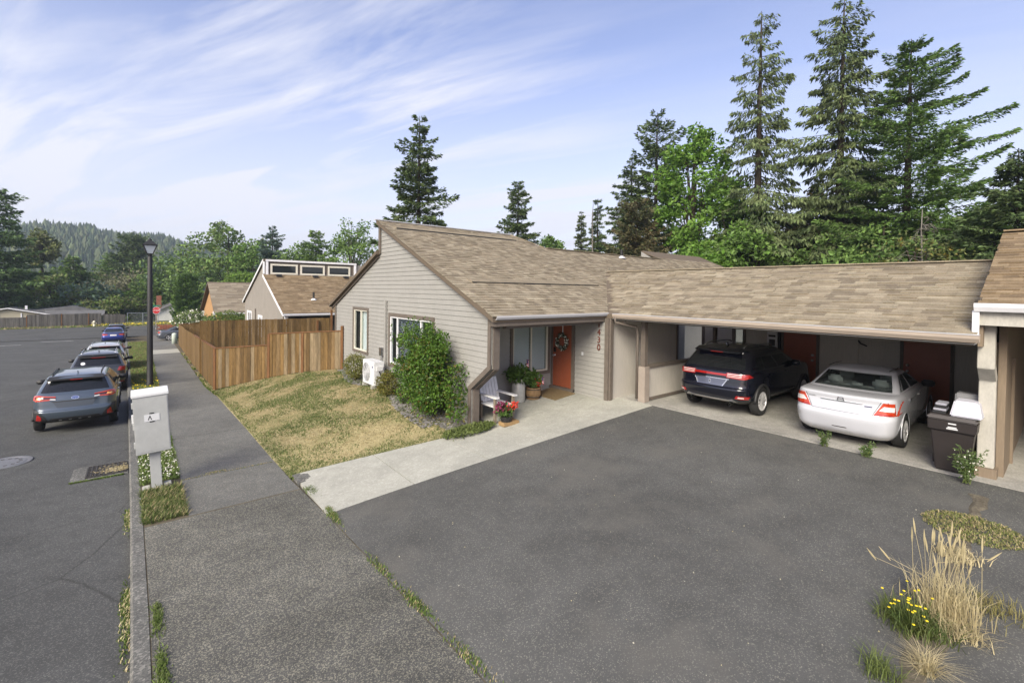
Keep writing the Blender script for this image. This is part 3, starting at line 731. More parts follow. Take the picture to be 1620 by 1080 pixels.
cap = MB(); cap.beam((12.8, 13.62, rz_front(13.62)+.012), (20.9, 13.62, rz_front(13.62)+.012), .24, .03); cap.build('ridge_cap', SH[0], ROOF)
cap = MB(); cap.beam((12.08, 14.95, rz_front(14.95)+.012), (12.8, 13.66, rz_front(13.66)+.012), .2, .03); cap.build('ridge_cap', SH[4], ROOF)
for x0, x1, y in ((6.6, 11.75, 14.23), (6.85, 11.97, 10.13)):
    m_ = MB(); z = rz_front(y); m_.prism([(x0, y-.02, z+.0), (x0, y-.02, z+.04), (x0, y+.30, z+.145), (x0, y+.30, z+.10)], (x1-x0, 0, 0), 0); m_.build('roof_vent', SH[0], ROOF)
    m_ = MB().box(x0+.01, x1-.01, y-.03, y-.021, z-.008, z+.035); m_.build('vent_slot', BLK, ROOF)
MB().tube([(17.2, 13.2, 4.4), (17.2, 13.2, 4.95)], .06).build('vent_pipe', BLK, ROOF)
MB().lathe([(.2, 0), (.07, .12)], (17.2, 13.2, rz_front(13.2)), 10).build('pipe_boot', GUT, ROOF)
MB().prism([(12.35, 9.25, 2.83), (12.35, 9.6, 2.98), (12.35, 9.6, 3.08), (12.35, 9.25, 3.02)], (.35, 0, 0)).build('box_vent', BLK, ROOF)
box('soffit', SIDING, H, 6.5, 10.6, 8.45, 10.56, 2.26, 2.30)
box('fascia', TRIM, H, 6.33, 10.5, 8.36, 8.40, 2.17, 2.40)
box('fascia', TRIM, H, 6.33, 6.372, 8.402, 8.56, 2.17, 2.42)
gutter(H, (6.30, 8.358, 2.42), (10.25, 8.358, 2.42), (0, -1, 0), GUT, .09)
box('soffit_beam', TRIM, H, 6.72, 10.2, 8.46, 8.60, 2.10, 2.26)
# porch walls: window wall, door wall, storage wall
WW, WD, WSt = Wall('-y', 10.5), Wall('-x', 10.2), Wall('-y', 8.2)
PW = (8.58, 10.0, .52, 2.02)
MB().box(6.72, 8.46, 10.502, 10.55, -.4, 2.3).box(8.46, 10.12, 10.502, 10.55, -.4, .40).build('wall_core', SIDING, H)
siding(H, WW, -.25, 2.26, lambda z: (6.74, 10.2), [(PW[0]-.1, PW[1]+.1, PW[2]-.1, PW[3]+.25)], SIDING)
window(H, WW, *PW, TRIM, BEIGE, mull=(9.32,), tw=.10, blind=[(8.62, 9.30), (9.34, 9.96)])
DO = (9.60, 10.42, .03, 2.05)
siding(H, WD, -.1, 2.26, lambda z: (8.32, 10.48), [(DO[0]-.12, DO[1]+.12, -1, DO[3]+.1)], SIDING)
board([(8.20, -.1), (8.33, -.1), (8.33, 2.26), (8.20, 2.26)], .0, .05, name='corner_board', W=WD)
box('corner_board', TRIM, H, 10.20, 10.32, 8.15, 8.20, -.1, 2.26)
DR = thing_door = MB(); WD.box(DR, DO[0], DO[1], DO[2]+.02, DO[3], -.03, .012); FD = DR.build('front_door', DOORR, H)
for a0, a1, z0, z1 in ((9.70, 9.97, 1.15, 1.9), (10.05, 10.32, 1.15, 1.9), (9.70, 9.97, .2, .95), (10.05, 10.32, .2, .95)):
    q = MB(); WD.box(q, a0, a1, z0, z1, .012, .018); q.build('door_panel', DOORR, FD)
for q in ((DO[0]-.11, DO[0], -.05, DO[3]+.11), (DO[1], DO[1]+.06, -.05, DO[3]+.11), (DO[0], DO[1], DO[3], DO[3]+.11)):
    t = MB(); WD.box(t, *q, 0, .05); t.build('door_trim', TRIM, FD)
t = MB(); WD.box(t, DO[0]-.11, DO[1]+.06, -.06, .045, .0, .12); t.build('threshold', TRIM, FD)
t = MB().lathe([(.03, 0), (.032, .015), (.02, .03), (.035, .06), (.03, .085)], (10.19, 10.33, 1.0), 12, 'x'); 
t.v = [(2*10.19-x, y, z) for x, y, z in t.v]; t.build('door_knob', STEEL, FD)
t = MB(); WD.box(t, 10.29, 10.37, 1.10, 1.24, .012, .035); t.build('keypad_lock', BLK, FD)
for i, ch in enumerate('1430'):
    text('house_number', ch, .25, mat('rust number %d' % i, (.13, .035, .022), .6), H, frame_mtx((10.165, 8.55, 2.06-.215*i), (0, -1, 0), (0, 0, 1)), .008)
t = MB(); WD.box(t, 9.14, 9.20, 1.12, 1.22, .02, .04); t.build('doorbell', WHITEP, H)
MB().box(10.33, 13.6, 8.20, 8.235, -.05, 2.3).build('storage_panel', PANEL, H)
for x in fr(10.6, 13.4, .2): pass
board([(12.02, -.05), (12.05, -.05), (12.05, 2.3), (12.02, 2.3)], .002, .012, PANEL, 'batten', W=WSt)
window(H, Wall('-y', 9.18), 14.35, 15.2, .95, 2.05, TRIM, BEIGE, mull=(14.85,), tw=.07)
siding(H, Wall('-y', 9.19), 0, 2.3, lambda z: (13.62, 15.8), [(14.2, 15.35, .8, 2.2)], SIDING)
box('corner_board', TRIM, H, 13.60, 13.70, 8.17, 8.24, 0, 2.3)

# ------------------------------------------------------------------ carport
CP = thing('carport', 'open double carport with shingled roof and rust red storage doors', 'carport', (12, 4, 0))
def rz_cp(X): return 2.42+.372*(X-10.3)
m_ = MB(); m_.prism([(10.2, .98, rz_cp(10.2)), (13.9, .98, rz_cp(13.9)), (13.9, .98, rz_cp(13.9)-.13), (10.2, .98, rz_cp(10.2)-.12)], (0, 10.9, 0)); m_.prism([(13.9, .98, rz_cp(13.9)-.002), (17.8, .98, rz_cp(10.0)), (17.8, .98, rz_cp(10.0)-.12), (13.9, .98, rz_cp(13.9)-.13)], (0, 6.5, 0))
CROOF = m_.build('roof', SHDECK, CP)
def cp_keep(p): return p.y < 8.44+(rz_cp(p.x)-2.45)/SL+.06
shingle_roof(CROOF, (10.17, 11.9, rz_cp(10.17)+.002), (0, -1, 0), (1, 0, .372), 3.95, lambda v: (0, 10.93), SH, 3, keep=cp_keep, wset=(.18, .26, .34, .42), ths=(.008, .010, .026), e=.15)
MB().beam((13.92, .98, rz_cp(13.9)+.015), (13.92, 11.3, rz_cp(13.9)+.015), .26, .03).build('ridge_cap', SH[1], CROOF)
box('fascia', TRIM, CP, 10.20, 10.24, .98, 8.0, 2.26, 2.36)
m_ = gutter(CP, (10.198, .93, 2.40), (10.198, 8.02, 2.40), (-1, 0, 0), mat('tan gutter', (.36, .30, .245), .5, nscale=3, namt=.1), .12)
MB().box(10.07, 10.20, .93, 8.02, 2.401, 2.412).build('gutter_lip', GUT, CP)
MB().box(10.25, 15.8, 1.0, 7.45, 2.24, 2.27).box(10.25, 13.6, 7.45, 8.15, 2.24, 2.27).build('ceiling', mat('pale ceiling board', (.74, .72, .68), .8, nscale=2, namt=.08), CP)
MB().box(10.62, 10.78, 1.05, 8.0, 2.19, 2.24).build('header_beam', TRIM, CP)
# front post with its thicker foot, downpipe, side rail partition
MB().box(10.70, 10.84, 7.38, 7.52, .0, 2.2).build('post', TRIM, CP, bevel=.006)
MB().box(10.66, 10.88, 7.34, 7.56, .0, .97).build('post_casing', mat('mid taupe trim', (.30, .255, .215), .7, nscale=5, namt=.12), CP, bevel=.008)
MB().tube([(10.12, 7.95, 2.30), (10.12, 7.95, 2.18), (10.62, 7.60, 2.05), (10.64, 7.58, 1.9), (10.64, 7.58, .08)], .035, 8).build('downpipe', TRIM, CP, smooth=True)
MB().box(10.88, 15.8, 7.42, 7.48, .10, .92).build('side_panel', PANEL, CP)
MB().box(10.88, 15.8, 7.38, 7.52, .92, 1.0).build('rail', TRIM, CP); MB().box(10.88, 15.8, 7.39, 7.51, .02, .10).build('rail', TRIM, CP)
MB().box(14.62, 14.74, 7.40, 7.50, 1.0, 2.24).build('post', TRIM, CP)
# back wall: panels and doors
WB = Wall('-x', 15.8)
def cbox(name, m, a0, a1, z0, z1, n0, n1, part=CP):
    t = MB(); WB.box(t, a0, a1, z0, z1, n0, n1); return t.build(name, m, part)
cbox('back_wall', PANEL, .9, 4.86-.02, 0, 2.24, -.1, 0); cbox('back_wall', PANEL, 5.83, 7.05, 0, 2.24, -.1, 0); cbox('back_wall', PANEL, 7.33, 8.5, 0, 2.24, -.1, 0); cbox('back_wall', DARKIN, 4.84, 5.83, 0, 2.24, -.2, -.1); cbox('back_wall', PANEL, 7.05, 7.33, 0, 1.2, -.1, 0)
cbox('slot_window', WGLASS, 7.06, 7.32, 1.2, 2.2, -.06, -.05)
for a in (7.36, 7.0, 8.45, 3.9): cbox('batten', TRIM if a > 5 else PANEL, a-.05, a+.05, 0, 2.24, .001, .03)
for a0, a1 in ((4.88, 5.78), (1.95, 2.86)):
    d = cbox('storage_door', DOORR, a0, a1, .02, 2.05, .0, .03)
    for q in ((a0-.07, a0, 0, 2.12), (a1, a1+.07, 0, 2.12), (a0, a1, 2.05, 2.12)): cbox('door_trim', TRIM, *q, .0, .05, d)
    k = a0+.09 if a0 > 4 else a1-.09
    for z in (1.02, 1.18):
        t = MB().lathe([(.032, 0), (.032, .02), (.015, .025), (.034, .05), (.028, .075)], (0, 0, 0), 12, 'x'); t.v = [(15.77-x, y+k, zz+z) for x, y, zz in t.v]; t.build('door_knob', STEEL, d, smooth=True)
cbox('notice_box', WHITEP, 5.94, 6.24, 1.28, 1.80, .03, .12); cbox('notice_print', BLK, 6.0, 6.18, 1.36, 1.56, .121, .123); cbox('notice_print', BLK, 5.99, 6.2, 1.64, 1.70, .121, .123); cbox('conduit_box', BLK, 5.85, 5.93, 1.2, 1.85, .001, .1)
t = MB().tube([(15.78, 3.85, 1.72), (15.66, 3.78, 1.66), (15.62, 3.62, 1.60)], .02, 6); t.build('hose_bib', BLK, CP)
MB().box(15.6, 15.8, .78, .9, 0, 2.3).build('back_wall', PANEL, CP)
MB().box(11.22, 15.6, .80, .92, 0.0, 2.24).build('party_wall', PANELD, CP)

# ------------------------------------------------------------------ neighbouring unit at the right edge
NB = thing('neighbouring_house', 'neighbouring unit with white gutter and cream bent post', 'house', (11.2, 0, 0))
def rz_nb(X): return 2.93+.4*(X-10.5)
m_ = MB(); m_.prism([(10.42, .98, rz_nb(10.42)), (14.1, .98, rz_nb(14.1)), (18, .98, 2.6), (18, .98, 2.5), (14.1, .98, rz_nb(14.1)-.14), (10.42, .98, rz_nb(10.42)-.13)], (0, -8, 0))
NROOF = m_.build('roof', SHDECK, NB)
shingle_roof(NROOF, (10.38, .99, rz_nb(10.38)+.002), (0, -1, 0), (1, 0, .4), 3.95, lambda v: (0, 2.6), SHB, 4, nobj=260, wset=(.18, .26, .34, .42), ths=(.008, .010, .026), e=.15)
MB().beam((14.1, .98, rz_nb(14.1)+.015), (14.1, -7, rz_nb(14.1)+.015), .26, .03).build('ridge_cap', SHB[1], NROOF)
m_ = MB(); m_.prism([(10.5, .985, rz_nb(10.5)-.14), (14.1, .985, rz_nb(14.1)-.14), (14.1, .985, 2.2), (10.5, .985, 2.2)], (0, -.06, 0)); m_.build('gable_cheek', PANELD, NB)
gutter(NB, (10.40, 1.02, 2.90), (10.40, -7, 2.90), (-1, 0, 0), WTRIM, .13)
MB().box(10.33, 10.41, .96, 1.04, 2.38, 2.78).build('downpipe', WTRIM, NB, bevel=.006)
MB().box(10.42, 10.46, -7, .98, 2.55, 2.78).build('fascia', POSTP, NB)
pp = MB(); pp.prism([(10.95, .80, .16), (10.95, .80, 1.60), (10.66, .80, 1.84), (10.66, .80, 2.72), (10.86, .80, 2.72), (10.86, .80, 1.92), (11.15, .80, 1.68), (11.15, .80, .16)], (0, .20, 0)); pp.build('bent_post', POSTP, NB, bevel=.008)
MB().box(10.90, 11.2, .76, 1.02, -.06, .158).build('post_base', PANELD, NB)
MB().box(11.16, 18, .70, .795, 0, 2.7).build('side_wall', PANELD, NB); MB().box(12.2, 12.3, .66, .699, 0, 1.9).build('batten', PANELD, NB)
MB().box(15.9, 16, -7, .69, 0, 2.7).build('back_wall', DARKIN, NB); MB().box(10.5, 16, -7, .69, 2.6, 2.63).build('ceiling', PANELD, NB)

# ------------------------------------------------------------------ next house along the street
FH = thing('clerestory_house', 'taupe house beyond the fence with three clerestory windows and white trim', 'house', (6.4, 34, -1))
FG = -1.3
m_ = MB(); m_.prism([(6.42, 28.6, FG), (6.42, 28.6, 1.45), (6.42, 33.5, 3.62), (6.42, 33.55, 4.70), (6.42, 40.6, 1.85), (6.42, 40.6, FG)], (8.5, 0, 0)); m_.build('wall_core', SIDING2, FH)
WF = Wall('-x', 6.4)
def fspan(z):
    lo = 28.6 if z < 1.55 else 28.3+(z-1.57)/.4267 if z < 3.8 else 33.6
    hi = 40.6 if z < 1.95 else 40.9-(z-1.98)/.385
    return lo, max(lo, hi)
FW = [(38.0, 39.5, -.35, 1.15), (34.3, 35.4, -.2, 1.0)]
siding(FH, WF, -.8, 4.62, fspan, FW, SIDING2, e=.17)
for q in FW: window(FH, WF, *q, WTRIM, WTRIM, mull=((q[0]+q[1])/2,), tw=.12, g=DGLASS)
def fboard(poly, m=WTRIM, n0=.105, n1=.14, name='rake_board'): return board(poly, n0, n1, m, name, FH, WF)
fboard([(28.15, 1.56), (33.6, 3.86), (33.6, 3.70), (28.15, 1.40)]); fboard([(33.55, 4.84), (41.1, 1.93), (41.1, 1.77), (33.55, 4.68)]); fboard([(33.48, 3.9), (33.66, 3.9), (33.66, 4.70), (33.48, 4.70)], n0=.02, n1=.104, name='corner_board')
fboard([(36.3, -.8), (36.45, -.8), (36.45, 1.5), (36.3, 1.5)], TRIM, .02, .07, name='line_cover')
WC = Wall('-y', 33.5)
MB().box(6.46, 12.3, 33.515, 33.55, 3.6, 4.75).build('clerestory_wall', TRIM, FH)
t = MB(); WC.box(t, 6.42, 12.4, 4.72, 4.84, .0, .09); t.build('fascia', WTRIM, FH)
t = MB(); WC.box(t, 12.24, 12.4, 3.75, 4.72, .0, .07); t.build('corner_board', WTRIM, FH); t = MB(); WC.box(t, 6.44, 6.58, 3.85, 4.72, .0, .07); t.build('corner_board', WTRIM, FH)
for a, b in ((6.78, 8.32), (8.62, 10.1), (10.45, 11.9)): window(FH, Wall('-y', 33.48), a, b, 3.95, 4.50, BEIGE, BEIGE, tw=.07, g=DGLASS, deep=.05, tn=.03)
m_ = MB(); m_.prism([(6.3, 28.15, 1.55), (6.3, 33.5, 3.86), (6.3, 33.5, 3.74), (6.3, 28.15, 1.43)], (8.9, 0, 0)); m_.prism([(6.3, 33.45, 4.86), (6.3, 41.1, 1.93), (6.3, 41.1, 1.8), (6.3, 33.45, 4.73)], (6.1, 0, 0)); FR = m_.build('roof', SHDECK, FH)
shingle_roof(FR, (6.28, 28.13, 1.552), (1, 0, 0), (0, 5.35, 2.31), 5.8, lambda v: (0, 8.9), SHB, 5, e=.17, wset=(.25, .32, .4, .5), nobj=240)
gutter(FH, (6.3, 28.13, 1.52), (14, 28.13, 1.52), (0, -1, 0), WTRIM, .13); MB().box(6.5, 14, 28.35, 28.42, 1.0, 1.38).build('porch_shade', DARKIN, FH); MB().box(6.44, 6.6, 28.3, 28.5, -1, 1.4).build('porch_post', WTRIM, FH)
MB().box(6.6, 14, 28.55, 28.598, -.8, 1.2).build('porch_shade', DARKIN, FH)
for x in (7.0, 9.3, 11.4): MB().box(x, x+.3, 33.0, 33.35, 3.72, 3.88).build('box_vent', BLK, FR)
MB().tube([(8.4, 29.8, 2.1), (8.4, 29.8, 2.75)], .06).build('vent_pipe', BLK, FR); MB().lathe([(.18, 0), (.07, .1)], (8.4, 29.8, 2.26), 10).build('pipe_boot', WTRIM, FR)
# tan cottage behind it
HC = thing('cottage', 'orange tan cottage with plain brown roof behind the flowering bush', 'house', (7, 62, -2))
m_ = MB(); m_.prism([(6.4, 56.5, -2.4), (6.4, 56.5, .5), (6.4, 62.0, 3.3), (6.4, 69.5, .2), (6.4, 69.5, -2.4)], (10, 0, 0)); m_.build('wall', mat('ochre wall', (.42, .24, .10), .8, nscale=2, namt=.15), HC)
m_ = MB(); m_.prism([(6.0, 55.9, .35), (6.0, 62, 3.55), (6.0, 70.2, .1), (6.0, 70.2, -.05), (6.0, 62, 3.4), (6.0, 55.9, .2)], (11, 0, 0)); CR_ = m_.build('roof', SHDECK, HC)
shingle_roof(CR_, (6.0, 55.88, .355), (1, 0, 0), (0, 6.1, 3.2), 6.8, lambda v: (0, 11), [mat('olive shingle %d' % i, (c[0]*.78, c[1]*.78, c[2]*.8), .95, nscale=20, namt=.2, spec=.1) for i, c in enumerate(SHCOL)], 6, e=.3, wset=(.6, .8, 1.0), nobj=150)
gutter(HC, (6.0, 55.85, .3), (17, 55.85, .3), (0, -1, 0), WTRIM, .15)
window(HC, Wall('-y', 56.48), 7.6, 9.6, -1.2, .0, WTRIM, WTRIM, mull=(8.6,), g=DGLASS)
window(HC, Wall('-x', 6.38), 58.5, 60, -1.0, .2, WTRIM, WTRIM, g=DGLASS)

# ------------------------------------------------------------------ fences
def atY(px, py, Y): d = ray(px, py); return CAM+d*(Y/d[1])
def atX(px, py, X): d = ray(px, py); return CAM+d*(X/d[0])
def fence_run(root, a, b, mats, bw=.14, seed=1, cap=None, postm=None, posts=(), out=(0, 0), jit=.012, th=.02, gapz=.03):
    """a, b: (x, y, z_bottom, z_top); every board is its own part"""
    rg = random.Random(seed); ax, ay = a[:2]; L = math.hypot(b[0]-ax, b[1]-ay); d = ((b[0]-ax)/L, (b[1]-ay)/L); nrm = (d[1], -d[0])
    n = max(1, int(L/bw)); bw = L/n
    for i in range(n):
        t0, t1 = i/n, (i+1)/n; g_ = .0035; o = rg.uniform(-.004, .004); j = rg.uniform(-jit, jit)
        q = []
        for t, s in ((t0, g_), (t1, -g_)):
            q.append((lerp(ax, b[0], t)+d[0]*s+nrm[0]*o, lerp(ay, b[1], t)+d[1]*s+nrm[1]*o, lerp(a[2], b[2], t)+gapz, lerp(a[3], b[3], t)+j))
        p = [(q[0][0], q[0][1], q[0][2]), (q[1][0], q[1][1], q[1][2]), (q[1][0], q[1][1], q[1][3]), (q[0][0], q[0][1], q[0][3])]
        mb = MB(); mb.prism(p, (nrm[0]*th, nrm[1]*th, 0)); mb.build('board', rg.choice(mats), root)
    if cap:
        mb = MB(); mb.beam((ax, ay, a[3]+.03), (b[0], b[1], b[3]+.03), .10, .04); mb.build('cap_rail', cap, root)
    for f in (.25, .85):
        mb = MB(); mb.beam((ax-nrm[0]*.03, ay-nrm[1]*.03, lerp(a[2], a[3], f)), (b[0]-nrm[0]*.03, b[1]-nrm[1]*.03, lerp(b[2], b[3], f)), .04, .085); mb.build('rail', mats[0], root)
    for t, e in posts:
        x, y = lerp(ax, b[0], t), lerp(ay, b[1], t); zb, zt = lerp(a[2], b[2], t)-.1, lerp(a[3], b[3], t)+e
        mb = MB(); mb.prism([(x+d[0]*s*.05+nrm[0]*k, y+d[1]*s*.05+nrm[1]*k, zb) for s, k in ((-1, -.05), (1, -.05), (1, .045), (-1, .045))], (0, 0, zt-zb)); mb.build('post', postm or FPOST, root, bevel=.004)
FL = thing('fence', 'low stained cedar fence turning the corner at lawn and pavement', 'fence', (2.35, 21.6, -1.1))
fence_run(FL, (2.35, 21.6, -1.12, .53), (4.03, 20.31, -.62, .68), FENCE, seed=1, cap=FPOST, posts=((0, .02),))
fence_run(FL, (4.03, 20.31, -.62, 1.13), (5.1, 19.5, -.38, 1.20), FENCE, seed=2, cap=FPOST, posts=((0, .0), (.99, 0)))
fence_run(FL, (5.1, 19.5, -.38, 1.20), (6.33, 18.55, -.24, 1.28), FENCE, seed=3, cap=FPOST, posts=((1, .22),))
fence_run(FL, (2.45, 32, -1.55, .20), (2.35, 21.6, -1.12, .53), FENCE[:3]+FENCE[4:], seed=4, cap=FPOST)
fence_run(FL, (2.60, 41, -1.88, -.10), (2.45, 32, -1.55, .26), FENCE[:3], seed=5)
fence_run(FL, (2.79, 50.8, -2.24, -.41), (2.60, 41, -1.88, -.03), FENCE[:3], seed=6)
fence_run(FL, (2.79, 50.8, -2.24, -.40), (6.3, 50.8, -2.2, -.34), FENCE[:2], seed=7, cap=FPOST)
FB = thing('fence', 'tall brown cedar fence behind the low fence', 'fence', (2.5, 27, -1.2))
fence_run(FB, (2.30, 27, -1.3, 1.33), (8.6, 27, -1.0, 1.31), [FENCE[1], FENCE[0], FENCE[2], FENCE[4]], bw=.15, seed=8, posts=((1, .45),))
fence_run(FB, (7.75, 26.9, .2, 1.0), (7.85, 26.9, .2, 1.0), FENCE[:1], seed=9, posts=((.5, .2),))
FGY = thing('fence', 'weathered grey board fence with orange posts across the street', 'fence', (-10, 90.5, -3))
fence_run(FGY, (-26, 90.5, -3.0, -1.6), (-11.9, 90.5, -3.0, -1.5), FGREY, bw=.19, seed=10, posts=((.75, .05), (.999, .15)))
fence_run(FGY, (-11.9, 90.5, -3.0, -1.15), (-4.3, 90.5, -3.0, -1.1), FGREY, bw=.19, seed=11, posts=((.45, .05), (.82, .05)))
FGO = thing('fence', 'old uneven picket fence right of the grey board fence', 'fence', (-3, 93, -3))
fence_run(FGO, (-4.2, 93, -3.0, -1.35), (-1.6, 93, -3.0, -1.45), FGREY, bw=.2, seed=12, jit=.06)
CL = thing('chain_link_fence', 'chain link fence with thin metal posts by the white house', 'fence', (2, 94, -3))
WIRE = mat('galvanised wire', (.32, .35, .38), .5, metal=.6)
for i in range(6): MB().tube([(-1.4+i*1.9, 94, -3), (-1.4+i*1.9, 94, -1.3)], .05, 6).build('post', WIRE, CL)
MB().tube([(-1.4, 94, -1.32), (8.1, 94, -1.32)], .035, 6).build('rail', WIRE, CL)
mb = MB()
for i in range(60):
    x = -1.4+i*.16
    for s in (1, -1): mb.beam((x, 94, -3.0 if s > 0 else -1.35), (x+1.0, 94, -1.35 if s > 0 else -3.0), .012, .012, (0, 1, 0))
mb.build('mesh', WIRE, CL)['kind'] = 'stuff'

# ------------------------------------------------------------------ cars
PAINT = {}
def paint(name, c, metal=.45, rough=.28):
    if name not in PAINT: PAINT[name] = mat('car paint '+name, c, rough, metal=metal, coat=1.0)
    return PAINT[name]
CBLK = mat('car black plastic', (.022, .022, .023), .55); CGLASS = glass('car glass', (.012, .014, .016), alpha=.12, rough=.02); CCLEAR = glass('clear car glass', (.02, .025, .025), alpha=.68, rough=.02, tc_=(.8, .86, .84))
TYRE = mat('tyre rubber', (.018, .018, .018), .8, nscale=30, namt=.3); RIM = mat('alloy rim', (.62, .62, .63), .35, metal=.35); CHROME = mat('chrome', (.75, .75, .77), .12, metal=1)
LAMP = mat('red lamp lens', (.30, .012, .010), .12, coat=1); LAMPO = mat('orange red lens', (.42, .045, .016), .12, coat=1); LAMPW = mat('clear lamp lens', (.62, .60, .58), .1, coat=1); LAMPD = mat('smoked lens', (.05, .012, .012), .1, coat=1); AMBER = mat('amber lens', (.7, .32, .1), .15, coat=1)
def interp_levels(lv, sub=3):
    A = np.array(lv, float); out_ = []
    for i in range(len(A)-1):
        p0, p1, p2, p3 = A[max(i-1, 0)], A[i], A[i+1], A[min(i+2, len(A)-1)]
        for k in range(sub):
            t = k/sub; c = .5*((2*p1)+(-p0+p2)*t+(2*p0-5*p1+4*p2-p3)*t*t+(-p0+3*p1-3*p2+p3)*t**3)
            lo, hi = np.minimum(p1, p2), np.maximum(p1, p2); out_.append(np.clip(c, lo, hi))
    out_.append(A[-1]); return out_
def half_outline(L, L0):
    z, xr, xf, w_, rx, ry, fx, fy, bow, bowf = L
    pts = []; cat = []
    for s in np.linspace(0, 1, 7): y = s*(w_-ry); pts.append((xr+bow*(y/w_)**2, y)); cat.append(('rear', s))
    xc = xr+bow*((w_-ry)/w_)**2+rx
    for th in np.linspace(0, math.pi/2, 6)[1:]: pts.append((xc-rx*math.cos(th), w_-ry+ry*math.sin(th))); cat.append(('cor', th))
    xe = xf-bowf*((w_-fy)/w_)**2-fx
    for t in np.linspace(0, 1, 29)[1:]: pts.append((lerp(xc, xe, t), w_)); cat.append(('side', t))
    for th in np.linspace(math.pi/2, 0, 6)[1:]: pts.append((xe+fx*math.cos(th), w_-fy+fy*math.sin(th))); cat.append(('fcor', th))
    for s in np.linspace(1, 0, 6)[1:]: y = s*(w_-fy); pts.append((xf-bowf*(y/w_)**2, y)); cat.append(('front', s))
    xm, hl = L0/2, L0/2
    return [(x, y*(1-.07*abs((x-xm)/hl)**4)) for x, y in pts], cat
def lathe_y(prof, seg):
    return MB().lathe(prof, (0, 0, 0), seg, 'y', cap=False)
WHEELS = {}
def wheel_meshes(R, Wd, spokes, key):
    if key in WHEELS: return WHEELS[key]
    h = Wd/2; rr = R*.66
    t = lathe_y([(rr, -h*.9), (R*.88, -h), (R*.97, -h*.86), (R, -h*.55), (R, h*.55), (R*.97, h*.86), (R*.88, h), (rr, h*.9), (rr, -h*.9)], 32)
    tm = t.mesh('tyre'); bmh = bmesh.new(); bmh.from_mesh(tm); bmesh.ops.recalc_face_normals(bmh, faces=bmh.faces); bmh.to_mesh(tm); bmh.free()
    r = MB(); r.lathe([(rr, h*.2), (rr, h*.93), (rr*.93, h*.96), (rr*.9, h*.75), (rr*.9, h*.2)], (0, 0, 0), 32, 'y', cap=False)
    for k in range(spokes):
        a = 2*math.pi*k/spokes
        for da in (-.10, .10):
            r.beam((rr*.12*math.cos(a), h*.74, rr*.12*math.sin(a)), (rr*.93*math.cos(a+da), h*.80, rr*.93*math.sin(a+da)), rr*.10, h*.2, (0, 1, 0))
    r.lathe([(rr*.22, h*.5), (rr*.2, h*.86), (.001, h*.88)], (0, 0, 0), 14, 'y')
    rm = r.mesh('rim'); bmh = bmesh.new(); bmh.from_mesh(rm); bmesh.ops.recalc_face_normals(bmh, faces=bmh.faces); bmh.to_mesh(rm); bmh.free()
    b = MB().lathe([(rr*.98, 0), (rr*.98, h*.2), (.001, h*.22)], (0, 0, 0), 24, 'y').mesh('brake')
    for me, m in ((tm, TYRE), (rm, RIM), (b, BLK)): me.materials.append(m); me.polygons.foreach_set('use_smooth', [me is tm]*len(me.polygons))
    WHEELS[key] = (tm, rm, b); return WHEELS[key]
def decal(bvh, poly, mode, name, m, parent, off=.006, thick=.012, cell=.05, sgn=1):
    """a lens, badge or trim that follows the body: polygon given in (y,z) from behind or (x,z) from the side"""
    bm = bmesh.new(); vs_ = [bm.verts.new((a, b, 0)) for a, b in poly]; bm.faces.new(vs_)
    for ax in (0, 1):
        lo, hi = min(p[ax] for p in poly), max(p[ax] for p in poly); c = math.ceil(lo/cell+.01)*cell
        while c < hi-1e-4:
            co = (c, 0, 0) if ax == 0 else (0, c, 0); no = (1, 0, 0) if ax == 0 else (0, 1, 0)
            bmesh.ops.bisect_plane(bm, geom=bm.verts[:]+bm.edges[:]+bm.faces[:], plane_co=co, plane_no=no); c += cell
    nv = {}
    for v in bm.verts:
        a, b = v.co.x, v.co.y
        if mode == 'rear': o, d = Vector((-2, a, b)), Vector((1, 0, 0))
        elif mode == 'top': o, d = Vector((a, b, 4)), Vector((0, 0, -1))
        else: o, d = Vector((a, 3*sgn, b)), Vector((0, -sgn, 0))
        hit, nor, _, _ = bvh.ray_cast(o, d)
        if hit is None: hit, nor, _, _ = bvh.find_nearest(o+d*(2.0 if mode == 'rear' else 2.1))
        if nor.dot(d) > 0: nor = -nor
        n = (nor*.6-d*.4).normalized(); v.co = hit+n*off; nv[v] = n
    bnd = [e for e in bm.edges if e.is_boundary]; low = {}
    for e in bnd:
        q = []
        for v in e.verts:
            if v not in low: low[v] = bm.verts.new(v.co-nv[v]*thick)
            q.append(low[v])
        bm.faces.new((e.verts[0], e.verts[1], q[1], q[0]))
    bmesh.ops.recalc_face_normals(bm, faces=bm.faces)
    me = bpy.data.meshes.new(name); bm.to_mesh(me); bm.free()
    return link(name, me, m, parent)
def mir(p): return [(-a, b) for a, b in p]
